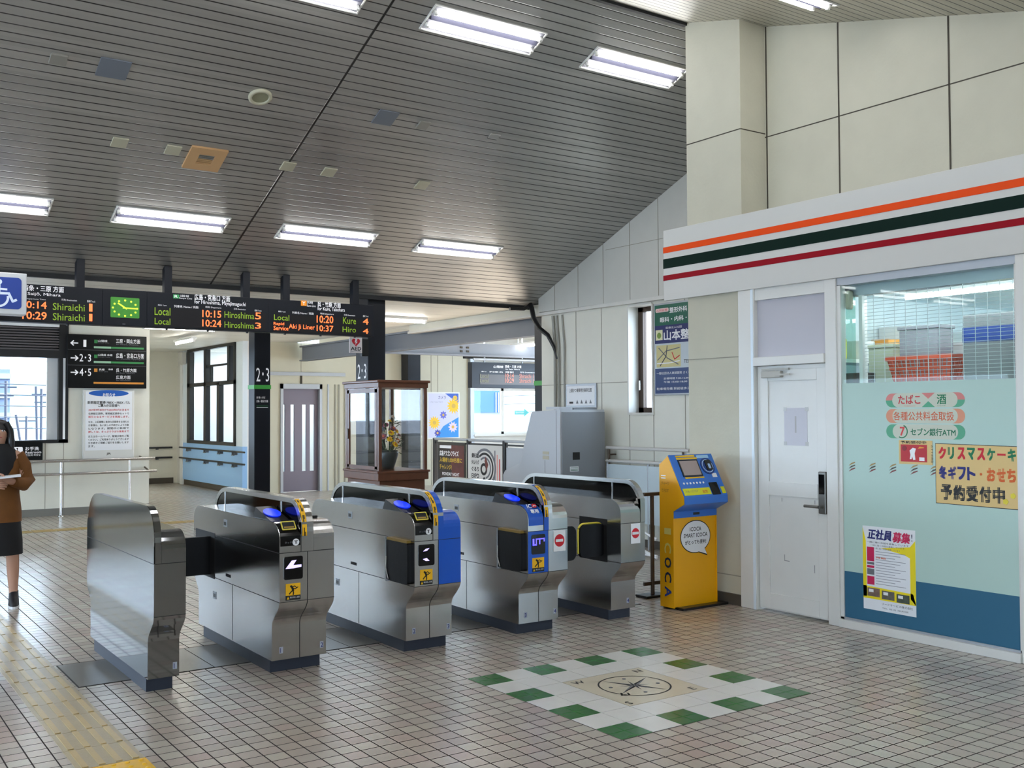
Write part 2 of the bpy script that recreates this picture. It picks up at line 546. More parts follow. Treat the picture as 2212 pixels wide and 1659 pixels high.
# ---- ceilings
def plank_mat(name, pitch, phase, col, seam_x=None, rough=0.3, metal=0.55, gap=0.075):
    m = bpy.data.materials.new(name)
    m.use_nodes = True
    nt = m.node_tree; N = nt.nodes; L = nt.links
    b = N['Principled BSDF']
    b.inputs['Roughness'].default_value = rough
    b.inputs['Metallic'].default_value = metal
    tc = N.new('ShaderNodeTexCoord')
    sx = N.new('ShaderNodeSeparateXYZ'); L.new(tc.outputs['Object'], sx.inputs[0])
    a = N.new('ShaderNodeMath'); a.operation = 'MULTIPLY_ADD'
    a.inputs[1].default_value = 1 / pitch; a.inputs[2].default_value = -phase / pitch + 0.5 + 200
    L.new(sx.outputs[1], a.inputs[0])
    fr = N.new('ShaderNodeMath'); fr.operation = 'FRACT'; L.new(a.outputs[0], fr.inputs[0])
    s = N.new('ShaderNodeMath'); s.operation = 'SUBTRACT'; s.inputs[1].default_value = 0.5; L.new(fr.outputs[0], s.inputs[0])
    ab = N.new('ShaderNodeMath'); ab.operation = 'ABSOLUTE'; L.new(s.outputs[0], ab.inputs[0])
    g = N.new('ShaderNodeMapRange'); g.inputs[1].default_value = gap; g.inputs[2].default_value = gap * 0.6
    L.new(ab.outputs[0], g.inputs[0])
    last = g
    if seam_x is not None:
        d = N.new('ShaderNodeMath'); d.operation = 'SUBTRACT'; d.inputs[1].default_value = seam_x; L.new(sx.outputs[0], d.inputs[0])
        d2 = N.new('ShaderNodeMath'); d2.operation = 'ABSOLUTE'; L.new(d.outputs[0], d2.inputs[0])
        g2 = N.new('ShaderNodeMapRange'); g2.inputs[1].default_value = 0.014; g2.inputs[2].default_value = 0.008; L.new(d2.outputs[0], g2.inputs[0])
        mm = N.new('ShaderNodeMath'); mm.operation = 'MAXIMUM'; L.new(g.outputs[0], mm.inputs[0]); L.new(g2.outputs[0], mm.inputs[1])
        last = mm
    # each plank slightly its own shade
    fl = N.new('ShaderNodeMath'); fl.operation = 'FLOOR'; L.new(a.outputs[0], fl.inputs[0])
    wn = N.new('ShaderNodeTexWhiteNoise'); wn.noise_dimensions = '1D'; L.new(fl.outputs[0], wn.inputs['W'])
    c = lin(col)
    m1 = N.new('ShaderNodeMix'); m1.data_type = 'RGBA'
    m1.inputs[6].default_value = [x * 0.93 for x in c[:3]] + [1]; m1.inputs[7].default_value = [x * 1.07 for x in c[:3]] + [1]
    L.new(wn.outputs['Value'], m1.inputs[0])
    m2 = N.new('ShaderNodeMix'); m2.data_type = 'RGBA'; m2.inputs[7].default_value = lin((14, 14, 14))
    L.new(last.outputs[0], m2.inputs[0]); L.new(m1.outputs[2], m2.inputs[6])
    L.new(m2.outputs[2], b.inputs['Base Color'])
    mr = N.new('ShaderNodeMapRange'); mr.inputs[3].default_value = metal; mr.inputs[4].default_value = 0
    L.new(last.outputs[0], mr.inputs[0]); L.new(mr.outputs[0], b.inputs['Metallic'])
    bp = N.new('ShaderNodeBump'); bp.inputs['Strength'].default_value = 0.5; bp.inputs['Distance'].default_value = 0.01; bp.invert = True
    L.new(last.outputs[0], bp.inputs['Height']); L.new(bp.outputs[0], b.inputs['Normal'])
    return m
CEILM = plank_mat('ceiling_planks', 0.0858, 9.107, (168, 167, 163), seam_x=3.75, rough=0.33)
CEILF = plank_mat('ceiling_planks_light', 0.0858, 5.0, (186, 182, 168), rough=0.4, metal=0.3)
SOFFM = plank_mat('soffit_panels', 0.9, 12.0, (222, 220, 210), rough=0.5, metal=0.0, gap=0.006)
c = MB()
c.prism([(RY, RZ), (LOW, zc(LOW)), (LOW, zc(LOW) + 0.25), (RY, RZ + 0.25)], -9, 8.45, CEILM, ax=0)
struct(c.build('ceiling'), 'sloped grey plank ceiling over the gates')
c = MB()
c.prism([(RY, RZ), (RY, RZ + 0.25), (-0.2, zc(-0.2) + 0.25), (-0.2, zc(-0.2))], -9, 8.45, CEILF, ax=0)
struct(c.build('ceiling_front'), 'lighter plank ceiling sloping down towards the viewer')
c = MB()
c.box(-9, 8.3, -6, -0.2, zc(-0.2), zc(-0.2) + 0.2, SOFFM)
struct(c.build('ceiling_rear'))
c = MB()
c.box(-9, 8.3, LOW, 24.2, 3.04, 3.2, SOFFM)
struct(c.build('ceiling_low'), 'flat pale ceiling beyond the gates')
c = MB()
c.box(8.3, 15, 10.8, 19.9, 3.3, 3.5, SOFFM)
struct(c.build('ceiling_stairwell'))
c = MB()
c.box(-9, 8.2, LOW - 0.03, LOW + 0.03, zc(LOW) - 0.035, zc(LOW) + 0.05, seam_m)
struct(c.build('trim_1'), 'dark edge strip along the low end of the plank ceiling')
c = MB()
c.box(-9, 6.37, RY - 0.02, RY + 0.02, RZ - 0.03, RZ + 0.02, seam_m)
struct(c.build('trim_2'), 'dark ridge strip between the two ceiling slopes')

# ---- right side: pier, wall above the shop, wall beyond the pier
w = MB()
w.box(6.37, 8.4, 5.82, 6.45, 0, 5.02, concrete)
for z in (3.945, 0.24):
    w.box(6.366, 6.372, 5.82, 6.45, z - 0.004, z + 0.004, joint if z > 1 else joint_soft)
w.box(6.372, 6.67, 5.817, 5.823, 3.941, 3.949, joint)
w.box(6.366, 6.372, 5.82, 6.45, 2.05, 2.056, joint_soft)
struct(w.build('wall_pier'), 'cream board-clad pier between the shop and the gates')
w = MB()
w.box(6.67, 6.9, -6, 5.82, 3.1, 5.0, concrete)
for y in (5.80, 5.07, 4.13, 3.19, 2.25, 1.31):
    w.box(6.666, 6.672, y - 0.006, y + 0.006, 3.1, 5.0, joint)
w.box(6.666, 6.672, -6, 5.82, 3.911, 3.919, joint)
struct(w.build('wall_right'), 'cream panel wall above the shop front')
w = MB()
x0, x1 = 8.22, 8.42
wy0, wy1, wz0, wz1 = 8.912, 9.326, 1.59, 2.87
for (a, b_, lo, hi) in ((6.45, wy0, 0, None), (wy1, 11.11, 0, None), (wy0, wy1, 0, wz0), (wy0, wy1, wz1, None)):
    if hi is None:
        w.prism([(a, lo), (b_, lo), (b_, zc(b_) + 0.1), (a, zc(a) + 0.1)], x0, x1, cream, ax=0)
    else:
        w.prism([(a, lo), (b_, lo), (b_, hi), (a, hi)], x0, x1, cream, ax=0)
up = mat('upper_panel', (202, 201, 194), 0.4, noise=0.04)
w.prism([(6.45, 2.93), (11.11, 2.95), (11.11, zc(11.11) + 0.1), (6.45, zc(6.45) + 0.1)], 8.17, 8.22, up, ax=0)
w.box(8.15, 8.22, 6.45, 11.11, 2.9, 2.94, off_white)
for y in (10.36, 9.85, 9.33, 8.905, 8.38, 7.9):
    for (lo, hi) in ((0.1, wz0 if abs(y - 9.33) < 0.02 or abs(y - 8.905) < 0.02 else 2.9),):
        w.box(8.216, 8.223, y - 0.004, y + 0.004, lo, hi, joint_soft)
w.box(8.216, 8.223, 9.33, 11.1, 1.958, 1.966, joint_soft)
w.box(8.216, 8.223, 6.45, 8.9, 1.958, 1.966, joint_soft)
for y in (10.75, 10.25, 9.75, 9.25, 8.75, 8.25):
    w.box(8.167, 8.173, y - 0.004, y + 0.004, 2.95, zc(y), joint_soft)
w.box(8.167, 8.173, 6.45, 9.7, 3.605, 3.611, joint_soft)
struct(w.build('wall_right_far'), 'cream panel wall beyond the pier, with a slit window')
# slit window
w = MB()
w.box(8.36, 8.42, wy0, wy1, wz0, wz0 + 0.06, brown_frame); w.box(8.36, 8.42, wy0, wy1, wz1 - 0.06, wz1, brown_frame)
w.box(8.36, 8.42, wy1 - 0.09, wy1, wz0, wz1, brown_frame); w.box(8.36, 8.42, wy0, wy0 + 0.05, wz0, wz1, brown_frame)
w.box(8.385, 8.395, wy0 + 0.05, wy1 - 0.09, wz0 + 0.06, wz1 - 0.06, pane)
win = struct(w.build('window_1'), 'narrow bronze-framed slit window in the right wall')
h = MB().box(8.33, 8.36, wy1 - 0.06, wy1 - 0.03, 1.86, 1.98, steel_bright, 0.005).build('window_handle', win)
w = MB()
w.box(8.2, 8.36, wy0 - 0.02, wy1 + 0.02, wz0 - 0.025, wz0, off_white)
w.box(8.2, 8.36, wy0 - 0.02, wy0 + 0.004, wz0, wz1, off_white); w.box(8.2, 8.36, wy1 - 0.004, wy1 + 0.02, wz0, wz1, off_white); w.box(8.2, 8.36, wy0, wy1, wz1 - 0.004, wz1 + 0.02, off_white)
struct(w.build('trim_3'), 'pale reveal lining of the slit window')
b_ = MB().box(6.35, 6.372, 5.83, 6.45, 0, 0.09, dark_base); struct(b_.build('baseboard_pier'))
b_ = MB().box(8.2, 8.222, 6.45, 11.1, 0, 0.09, dark_base); struct(b_.build('baseboard_right'))

# ---- far left wall with the big window
LW = 17.47
w = MB()
w.box(-9, 4.771, LW, LW + 0.2, 0, 1.15, cream)
w.box(3.5, 4.771, LW, LW + 0.2, 1.15, 3.04, cream)
for x in (3.17, 3.44, 2.2, 1.2):
    w.box(x - 0.004, x + 0.004, LW - 0.003, LW + 0.002, 0.1, 1.15, joint_soft)
struct(w.build('wall_back_left'), 'cream panel wall below and beside the big window')
b_ = MB().box(-9, 4.771, LW - 0.015, LW, 0, 0.115, mat('grey_baseboard', (120, 118, 112), 0.5)); struct(b_.build('baseboard_back'))
w = MB()
w.box(3.36, 3.5, LW - 0.02, LW + 0.12, 1.15, 3.04, dk_frame)
w.box(-9, 3.5, LW - 0.02, LW + 0.12, 1.15, 1.2, dk_frame)
w.box(-9, 3.36, LW - 0.02, LW + 0.12, 2.5, 2.62, dk_frame)
w.box(3.42, 3.455, LW - 0.025, LW - 0.018, 1.21, 2.5, white)
for x in (1.75, 0.0, -2.0, -4.0, -6.0):
    w.box(x - 0.03, x + 0.03, LW + 0.02, LW + 0.08, 1.2, 2.5, dk_frame)
w.box(-9, 3.36, LW - 0.03, LW + 0.02, 2.99, 3.04, white)
win = struct(w.build('window_2'), 'big dark-framed window over the tracks')
MB().box(-9, 3.36, LW + 0.05, LW + 0.06, 1.2, 2.5, pane).build('pane', win)
lv = MB()
for k in range(9):
    z = 2.62 + k * 0.042
    lv.box(-9, 3.36, LW - 0.005, LW + 0.05, z, z + 0.022, mat('louvre', (96, 90, 92), 0.4))
lv.box(-9, 3.36, LW + 0.05, LW + 0.06, 2.62, 3.0, black_matt)
lv.build('louvre_panel', win)

# ---- corridor end, waiting room, lift
w = MB()
w.box(4.57, 7.7, 24.0, 24.2, 0, 3.04, cream)
w.box(4.771 - 0.2, 4.771, 17.67, 24.0, 0, 3.04, cream)
struct(w.build('wall_corridor'), 'plain cream wall at the end of the corridor')
b_ = MB().box(4.771, 7.1, 23.97, 24.0, 0, 0.13, dark_base); struct(b_.build('baseboard_corridor'))
w = MB()
pale = mat('pale_blue_upper', (222, 234, 244), 0.35)
w.box(7.15, 7.25, 19.6, 23.42, 0.12, 0.95, blue_wall)
w.box(7.15, 7.25, 19.6, 19.97, 0.95, 3.04, pale); w.box(7.15, 7.25, 23.05, 23.42, 0.95, 3.04, pale)
w.box(7.17, 7.25, 19.6, 23.42, 0, 0.12, dark_base)
w.box(7.13, 7.3, 23.42, 23.6, 0, 3.04, white_paint); w.box(7.2, 7.3, 23.6, 24.0, 0, 3.04, off_white)
struct(w.build('wall_waiting_room'), 'pale blue wall of the waiting room below its window')
w = MB()
w.box(7.12, 7.22, 19.97, 23.05, 0.95, 1.02, dk_frame); w.box(7.12, 7.22, 19.97, 23.05, 2.98, 3.04, dk_frame)
for (a, b2) in ((19.97, 20.05), (20.9, 21.05), (21.75, 21.9), (22.85, 23.05)):
    if a == 20.9:
        w.box(7.12, 7.22, a, b2, 1.0, 2.25, dk_frame); w.box(7.12, 7.22, 20.3, 20.42, 2.25, 3.0, dk_frame)
    else:
        w.box(7.12, 7.22, a, b2, 1.0, 3.0, dk_frame)
w.box(7.12, 7.22, 19.97, 23.05, 2.2, 2.28, dk_frame)
w.box(7.14, 7.2, 20.42, 21.75, 2.6, 2.64, dk_frame); w.box(7.14, 7.2, 21.5, 21.54, 2.28, 2.62, dk_frame)
win = struct(w.build('window_3'), 'black-framed window of the waiting room')
MB().box(7.165, 7.175, 19.97, 23.05, 1.0, 3.0, pane).build('pane', win)
w = MB()
w.box(9.4, 9.5, 19.8, 23.5, 0, 3.04, cream); w.box(7.25, 9.5, 23.42, 23.5, 0, 3.04, white_paint); w.box(7.25, 7.7, 19.6, 19.75, 0, 3.04, white_paint)
struct(w.build('wall_room_inside'), 'plain inside walls of the waiting room')
lift_cream = mat('lift_cream', (196, 192, 172), 0.5, noise=0.04)
w = MB()
w.box(7.7, 7.98, 19.6, 19.75, 0, 3.04, lift_cream)
w.box(7.98, 8.78, 19.6, 19.75, 2.2, 3.04, lift_cream)
w.box(8.78, 12.42, 19.6, 19.75, 0, 3.3, lift_cream)
w.box(7.7, 9.36, 19.57, 19.6, 2.37, 2.44, alu_grey)
w.box(8.375, 8.385, 19.596, 19.6, 2.44, 3.04, joint_soft)
w.box(8.36, 8.4, 19.58, 19.6, 2.2, 2.37, joint)
for x in (8.80, 8.96, 9.12, 9.20, 9.34):
    w.box(x, x + 0.035, 19.585, 19.602, 0, 2.2, joint_soft if x != 8.96 else alu_grey)
for x in (11.45, 11.62, 12.0):
    w.box(x - 0.006, x + 0.006, 19.595, 19.601, 0, 3.3, joint_soft)
struct(w.build('wall_back_lift'), 'cream panel wall around the lift doors')
w = MB()
w.box(7.93, 7.985, 19.56, 19.66, 0, 2.2, alu_grey); w.box(8.775, 8.83, 19.56, 19.66, 0, 2.2, alu_grey); w.box(7.93, 8.83, 19.56, 19.66, 2.1, 2.2, alu_grey)
d = struct(w.build('door_1'), 'lift door frame with mauve doors')
for (a, b2, sl) in ((7.985, 8.385, ((8.02, 8.06), (8.18, 8.26))), (8.385, 8.775, ((8.43, 8.52), (8.6, 8.7)))):
    q = MB()
    xs = [a] + [t for s in sl for t in s] + [b2]
    for k in range(0, len(xs), 2):
        q.box(xs[k], xs[k + 1], 19.66, 19.7, 0.01, 2.1, mauve)
    for s in sl:
        q.box(s[0], s[1], 19.66, 19.7, 0.01, 0.42, mauve); q.box(s[0], s[1], 19.66, 19.7, 1.78, 2.1, mauve)
        q.box(s[0], s[1], 19.675, 19.68, 0.42, 1.78, pane)
    q.build('door_leaf', d)
# stairwell end wall with a two-pane window
w = MB()
w.box(12.42, 15, 19.6, 19.75, 0, 1.1, off_white); w.box(12.42, 15, 19.6, 19.75, 2.16, 3.3, off_white)
w.box(14.55, 15, 19.6, 19.75, 1.1, 2.16, off_white); w.box(12.42, 12.52, 19.5, 19.75, 0, 3.3, alu_grey)
w.box(12.42, 14.6, 19.52, 19.6, 2.2, 2.75, alu_grey)
struct(w.build('wall_stairwell'), 'pale wall with a white sliding window above the stairs')
w = MB()
for (a, b2) in ((12.52, 13.36), (13.36, 14.55)):
    w.box(a, b2, 19.6, 19.66, 1.1, 1.16, alu); w.box(a, b2, 19.6, 19.66, 2.1, 2.16, alu)
    w.box(a, a + 0.035, 19.6, 19.66, 1.1, 2.16, alu); w.box(b2 - 0.035, b2, 19.6, 19.66, 1.1, 2.16, alu)
w.box(12.5, 14.6, 19.5, 19.6, 1.06, 1.1, alu)
win = struct(w.build('window_4'), 'white sliding window above the stairs')
MB().box(12.52, 14.55, 19.625, 19.63, 1.1, 2.16, pane).build('pane', win)
w = MB()
w.box(15, 15.1, 16.2, 19.75, 0, 3.3, off_white); w.box(15, 15.1, 11.0, 16.2, 0, 1.0, off_white); w.box(15, 15.1, 5.8, 11.0, -6, 6.6, off_white); w.box(8.42, 15, 10.9, 11.0, 0, 3.3, off_white)  # tall outer stretch added to block sun at the slit window, gap admits it
struct(w.build('wall_stair_side_sunblock'))
# steel beams
w = MB()
w.box(8.19, 8.3, 11.11, 14.73, 2.93, 3.06, cream); w.box(8.16, 8.3, 11.11, 14.73, 2.9, 2.935, off_white)
struct(w.build('trim_4'), 'cream edge beam above the stair opening')
w = MB()
w.box(8.36, 8.4, 11.2, 19.5, 2.66, 2.96, steel_beam); w.box(8.3, 8.46, 11.2, 19.5, 2.94, 2.97, steel_beam); w.box(8.3, 8.46, 11.2, 19.5, 2.66, 2.685, steel_beam)
struct(w.build('beam'), 'blue-grey steel beam under the cream edge beam')
w = MB()
w.box(8.0, 15, 15.9, 15.94, 2.66, 2.88, steel_beam); w.box(8.0, 15, 15.84, 16.0, 2.64, 2.665, steel_beam)
for (i, j) in ((0, 0), (1, 0), (0, 1), (1, 1)):
    w.box(9.9 + i * 0.14, 9.95 + i * 0.14, 15.885, 15.9, 2.71 + j * 0.07, 2.745 + j * 0.07, joint)
struct(w.build('beam_cross'), 'bolted blue-grey cross beam over the stairs')

# ---- pillars
def pillar(name, x0, x1, y0, y1, z1, label):
    p = MB()
    p.box(x0, x1, y0, y1, 0, z1, pillar_m, 0.008)
    return struct(p.build(name), label)
p1 = pillar('pillar', 4.978, 5.204, 13.2, 13.42, 3.04, 'dark pillar with 2-3 platform number facing forward')
q = MB(FY(4.978, 13.2, 0))
q.text('2･3', 0.025, 2.03, 0.185, 0.003, sign_white, w=0.18)
q.text('乗り場・のりば', 0.03, 1.80, 0.03, 0.003, sign_white, w=0.12); q.text('広島・宮島口方面', 0.03, 1.75, 0.032, 0.003, sign_white, w=0.16)
q.box(0.03, 0.19, 1.68, 1.685, 0.001, 0.003, sign_white); q.box(0.03, 0.19, 1.70, 1.705, 0.001, 0.003, sign_green)
q.build('lettering', p1)
q = MB().box(4.972, 5.21, 13.194, 13.426, 1.93, 1.985, band_green); q.build('green_band', p1)
p2 = pillar('pillar', 5.757, 6.001, 11.4, 11.74, 3.04, 'dark pillar with 2-3 platform number on its left side')
q = MB(FX(5.757, 11.74, 0)).text('2･3', 0.06, 2.03, 0.185, 0.003, sign_white, w=0.24); q.build('lettering', p2)
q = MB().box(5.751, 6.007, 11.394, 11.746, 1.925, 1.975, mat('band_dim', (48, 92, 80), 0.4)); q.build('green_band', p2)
pillar('pillar', 10.69, 11.0, 19.28, 19.58, 3.3, 'dark pillar against the cream wall behind the glass case')
p3 = pillar('pillar', 8.25, 8.42, 11.12, 11.32, 2.9, 'dark pillar at the end of the right wall')
q = MB().box(8.244, 8.426, 11.114, 11.326, 1.965, 2.03, band_green); q.build('green_band', p3)

# ---- left side and rear of the hall, out of frame but open to daylight
w = MB()
for y in (7, 12):
    w.box(-9.2, -9, y - 0.2, y + 0.2, 0, 5, cream)
w.box(-9.2, -9, -6, 3.5, 0, 5, cream)
w.box(-9.2, -9, -6, LW, 0, 0.3, cream); w.box(-9.2, -9, -6, LW, 2.4, 5.2, cream)
struct(w.build('wall_left'))
w = MB().box(-9.2, -5, -6.2, -6, 0, 5, cream); w.box(-1.5, 6.9, -6.2, -6, 0, 5, cream); w.box(-5, -1.5, -6.2, -6, 2.5, 5, cream)
struct(w.build('wall_rear'))

# ---- cover plates in the floor under the gates
w = MB()
xs = [1.355, 1.9, 2.16, 2.46, 3.1, 3.4, 4.0, 4.6, 5.2, 5.75]
plate = mat('cover_plate', (88, 86, 82), 0.3, noise=0.15, nscale=4)
for a, b2 in zip(xs[:-1], xs[1:]):
    w.box(a + 0.003, b2 - 0.003, 6.41, 7.025, 0.0, 0.003, plate)
w.box(1.35, 5.755, 6.40, 7.035, 0.0, 0.0015, seam_m)
struct(w.build('floor_cover_strip'), 'dark cover plates set in the floor under the gates')

# ================================================================ FLOOR INLAYS
mw = mat('mosaic_white', (226, 224, 220), 0.25, noise=0.04, nscale=12)
mg = mat('mosaic_green', (52, 112, 58), 0.22, noise=0.22, nscale=9)
mbg = mat('mosaic_beige', (214, 204, 182), 0.25, noise=0.06, nscale=7)
mj = mat('mosaic_joint', (120, 112, 106), 0.7)
CELL = 1.411 / 7
fr = FZ(3.307, 3.826, 0)
q = MB(fr)
q.box(0, 1.411, 0, 1.411, 0.0, 0.001, mj)
for i in range(7):
    for j in range(7):
        edge = i in (0, 6) or j in (0, 6)
        if 2 <= i <= 4 and 2 <= j <= 4:
            continue
        x0, y0 = i * CELL, j * CELL
        if edge and (i + j) % 2 == 0:
            for a in (0, 1):
                for b2 in (0, 1):
                    h2 = CELL / 2
                    q.box(x0 + a * h2 + 0.002, x0 + (a + 1) * h2 - 0.002, y0 + b2 * h2 + 0.002, y0 + (b2 + 1) * h2 - 0.002, 0, 0.003, mg)
        else:
            q.box(x0 + 0.002, x0 + CELL - 0.002, y0 + 0.002, y0 + CELL - 0.002, 0, 0.003, mw)
q.box(2 * CELL + 0.003, 5 * CELL - 0.003, 2 * CELL + 0.003, 5 * CELL - 0.003, 0, 0.003, mbg)
mos = q.build('floor_mosaic', loc=(4.01, 4.53, 0))
tag(mos, 'green and white tile square with a compass inlaid in the floor', 'floor mosaic')
q = MB(fr)
cx = cy = 1.411 / 2
q.ring(cx, cy, 0.205, 0.215, 0.0042, ink)
for k in range(8):
    t = k * math.pi / 4 + math.radians(28)
    r = 0.2 if k % 2 == 0 else 0.1
    p = (cx + r * math.cos(t), cy + r * math.sin(t))
    for s in (1, -1):
        w_ = 0.024 if k % 2 == 0 else 0.014
        q.flat([(cx, cy), (cx + w_ * math.cos(t + s * math.pi / 4), cy + w_ * math.sin(t + s * math.pi / 4)), p], 0.0042 + 0.0003 * (k % 2), ink if s == 1 else ink_grey)
q.stroke([(cx - 0.17, cy - 0.08), (cx - 0.2, cy - 0.12), (cx - 0.16, cy - 0.14), (cx - 0.14, cy - 0.1)], 0.012, 0.0042, ink)
q.build('compass_rose', mos)
q = MB(fr)
for (ch, dx, dy) in (('N', 0.24, 0.24), ('S', -0.25, -0.25), ('W', -0.24, 0.24), ('E', 0.24, -0.24)):
    q.text(ch, cx + dx - 0.03, cy + dy - 0.03, 0.055, 0.0042, ink, bold=0.02)
for k in range(4):
    t = math.radians(45 + 90 * k + 28)
    q.disc(cx + 0.15 * math.cos(t), cy + 0.15 * math.sin(t), 0.012, 0.0038, ink_grey)
q.build('compass_lettering', mos)

def tac_mat(name, col):
    return mat(name, col, 0.32, noise=0.22, nscale=5, bump=0.1, bscale=80)
tac = tac_mat('tactile_worn', (172, 156, 122))
tacb = tac_mat('tactile_bar', (190, 164, 108))
q = MB()
y = 4.925
while y < 14.8:
    q.box(1.036, 1.334, y + 0.002, y + 0.298, 0, 0.003, tac)
    for k in range(4):
        xx = 1.036 + 0.037 + k * 0.0745
        for (ya, yb) in ((0.012, 0.288),):
            q.box(xx - 0.014, xx + 0.014, y + ya, y + yb, 0.003, 0.0075, tacb)
    y += 0.3
tag(q.build('tactile_strip', loc=(1.185, 4.925, 0)), 'worn yellow tactile guide strip with raised bars running past the leftmost gate', 'tactile paving')
q = MB()
x = -4.0
while x < 5.7:
    q.box(x + 0.002, x + 0.298, 15.1, 15.4, 0, 0.003, tac)
    for k in range(4):
        yy = 15.1 + 0.037 + k * 0.075
        q.box(x + 0.012, x + 0.288, yy - 0.014, yy + 0.014, 0.003, 0.0075, tacb)
    x += 0.3
tag(q.build('tactile_strip', loc=(1.2, 15.25, 0)), 'far tactile guide strip crossing the floor beyond the gates, before the back wall', 'tactile paving')
q = MB()
wy = mat('warning_block', (240, 186, 30), 0.35, noise=0.12)
for (x, y) in ((1.036, 4.62), (1.036, 4.32), (0.736, 4.62)):
    q.box(x, x + 0.298, y + 0.002, y + 0.3, 0, 0.004, wy)
    for i in range(5):
        for j in range(5):
            q.lathe(x + 0.03 + i * 0.06, y + 0.032 + j * 0.06, [(0.012, 0.004), (0.01, 0.0085), (0.001, 0.009)], wy, 8)
tag(q.build('tactile_warning_block', loc=(1.185, 4.77, 0)), 'bright yellow tactile warning blocks at the near end of the guide strip', 'tactile paving')

# ================================================================ CEILING FIXTURES
def FS(x, y):
    s = -SB if y >= RY else SF
    n = math.sqrt(1 + s * s)
    z = zc(y)
    d = (1 / n, s / n)
    nn = (s / n, -1 / n)          # pointing down into the hall
    return lambda p: (x + p[0], y + p[1] * d[0] + p[2] * nn[0], z + p[1] * d[1] + p[2] * nn[1])
def lamp(x, y, label, ln=1.11, wd_=0.295):
    fr = FS(x, y)
    t = thing('ceiling_light', label, 'light', fr((ln / 2, wd_ / 2, 0)), 'recessed twin-tube ceiling lights')
    q = MB(fr)
    q.box(0, ln, 0, 0.012, -0.02, 0.012, alu); q.box(0, ln, wd_ - 0.012, wd_, -0.02, 0.012, alu)
    q.box(0, 0.012, 0.012, wd_ - 0.012, -0.02, 0.012, alu); q.box(ln - 0.012, ln, 0.012, wd_ - 0.012, -0.02, 0.012, alu)
    q.build('frame', t)
    q = MB(fr)
    q.box(0.012, ln - 0.012, 0.012, wd_ - 0.012, -0.005, 0.002, tray)
    q.prism([(0.125, 0.002), (0.17, 0.002), (0.1475, 0.03)], 0.03, ln - 0.03, tray_d, ax=0)
    q.build('reflector', t)
    for v in (0.075, 0.22):
        q = MB(fr).tube([(0.05, v, 0.022), (ln - 0.05, v, 0.022)], 0.0165, tube_m, 10)
        q.build('tube', t)
    q = MB(fr)
    for v in (0.075, 0.22):
        for a in (0.02, ln - 0.05):
            q.box(a, a + 0.03, v - 0.012, v + 0.012, 0.0, 0.042, alu, 0.004)
    q.build('lamp_holder', t)
    return t
nm = {(0, 2): 'twin-tube ceiling light in the upper row, just left of the cream pier', (0, 1): 'large twin-tube ceiling light at top centre of the ceiling',
      (0, 0): 'twin-tube ceiling light cut by the top edge, left of top centre',
      (1, 2): 'twin-tube ceiling light in the lower row, above the fork between dark pillar and right wall', (1, 1): 'twin-tube ceiling light in the lower row, above the rightmost departure board',
      (1, 0): 'twin-tube ceiling light in the lower row, above the green clock', (1, -1): 'twin-tube ceiling light in the lower row, cut by the left edge of the photo'}
for r, y in ((0, 6.912), (1, 10.022)):
    for k in (-4, -3, -2, -1, 0, 1, 2):
        lb = nm.get((r, k), 'twin-tube ceiling light out of view to the left, row %s' % ('near the ridge' if r == 0 else 'near the boards'))
        lamp(2.427 + 1.662 * k, y, lb)
for k in (0, 1, 2, 3, 4):
    lamp(5.05 - 1.662 * k, 4.66, 'twin-tube ceiling light above the shop wall, cut by the top edge' if k == 0 else 'twin-tube ceiling light on the near slope, above the top edge of the photo', wd_=0.33)
for k in (0, 1, 2, 3):
    lamp(5.05 - 1.662 * k, 1.9, 'twin-tube ceiling light on the near slope, over the viewer', wd_=0.33)

def plate_thing(name, x, y, sx, sy, m_, label, cat, group=None, th=0.025):
    fr = FS(x, y)
    q = MB(fr).box(-sx / 2, sx / 2, -sy / 2, sy / 2, 0, th * 0.4, m_, 0.002)
    return tag(q.build(name, loc=fr((0, 0, 0))), label, cat, group)
pg = mat('plate_grey', (108, 114, 124), 0.5)
pm = mat('box_metal', (150, 148, 140), 0.4, metal=0.3)
pc = mat('box_cream', (186, 182, 158), 0.5)
g_ = 'dark blanking plates on the ceiling'
plate_thing('blanking_plate', 1.967, 8.25, 0.23, 0.22, pg, 'dark grey square plate on the ceiling, upper left', 'ceiling plate', g_)
plate_thing('blanking_plate', 4.345, 8.25, 0.2, 0.2, pg, 'dark grey square plate on the ceiling, right of the round speaker', 'ceiling plate', g_)
g_ = 'small square boxes on the ceiling'
plate_thing('ceiling_box', 1.566, 8.25, 0.12, 0.11, pm, 'small metal box on the ceiling, left of the upper left dark plate', 'ceiling box', g_, 0.05)
plate_thing('ceiling_box', 4.743, 8.255, 0.11, 0.11, pm, 'small metal box on the ceiling, just right of the right-hand dark plate', 'ceiling box', g_, 0.04)
plate_thing('ceiling_box', 5.528, 8.254, 0.11, 0.11, CEILM, 'small ceiling-coloured box, rightmost of the row with the dark plates', 'ceiling box', g_, 0.03)
for (x, lb) in ((2.225, 'small cream box on the ceiling, second left of the square beige vent'), (2.681, 'small cream box on the ceiling touching the left of the beige vent'),
                (3.76, 'small cream box on the ceiling seam, right of the beige vent'), (4.18, 'small cream box on the ceiling, just right of the dark seam'),
                (5.217, 'small cream box on the ceiling, far right of the row with the beige vent')):
    plate_thing('ceiling_box', x, 9.11, 0.13, 0.13, pc, lb, 'ceiling box', g_, 0.035)
fr = FS(2.986, 9.165)
t = thing('ceiling_vent', 'square beige ceiling vent with a dark louvred centre', 'vent', fr((0, 0, 0)))
q = MB(fr)
vb = mat('vent_beige', (206, 164, 116), 0.5)
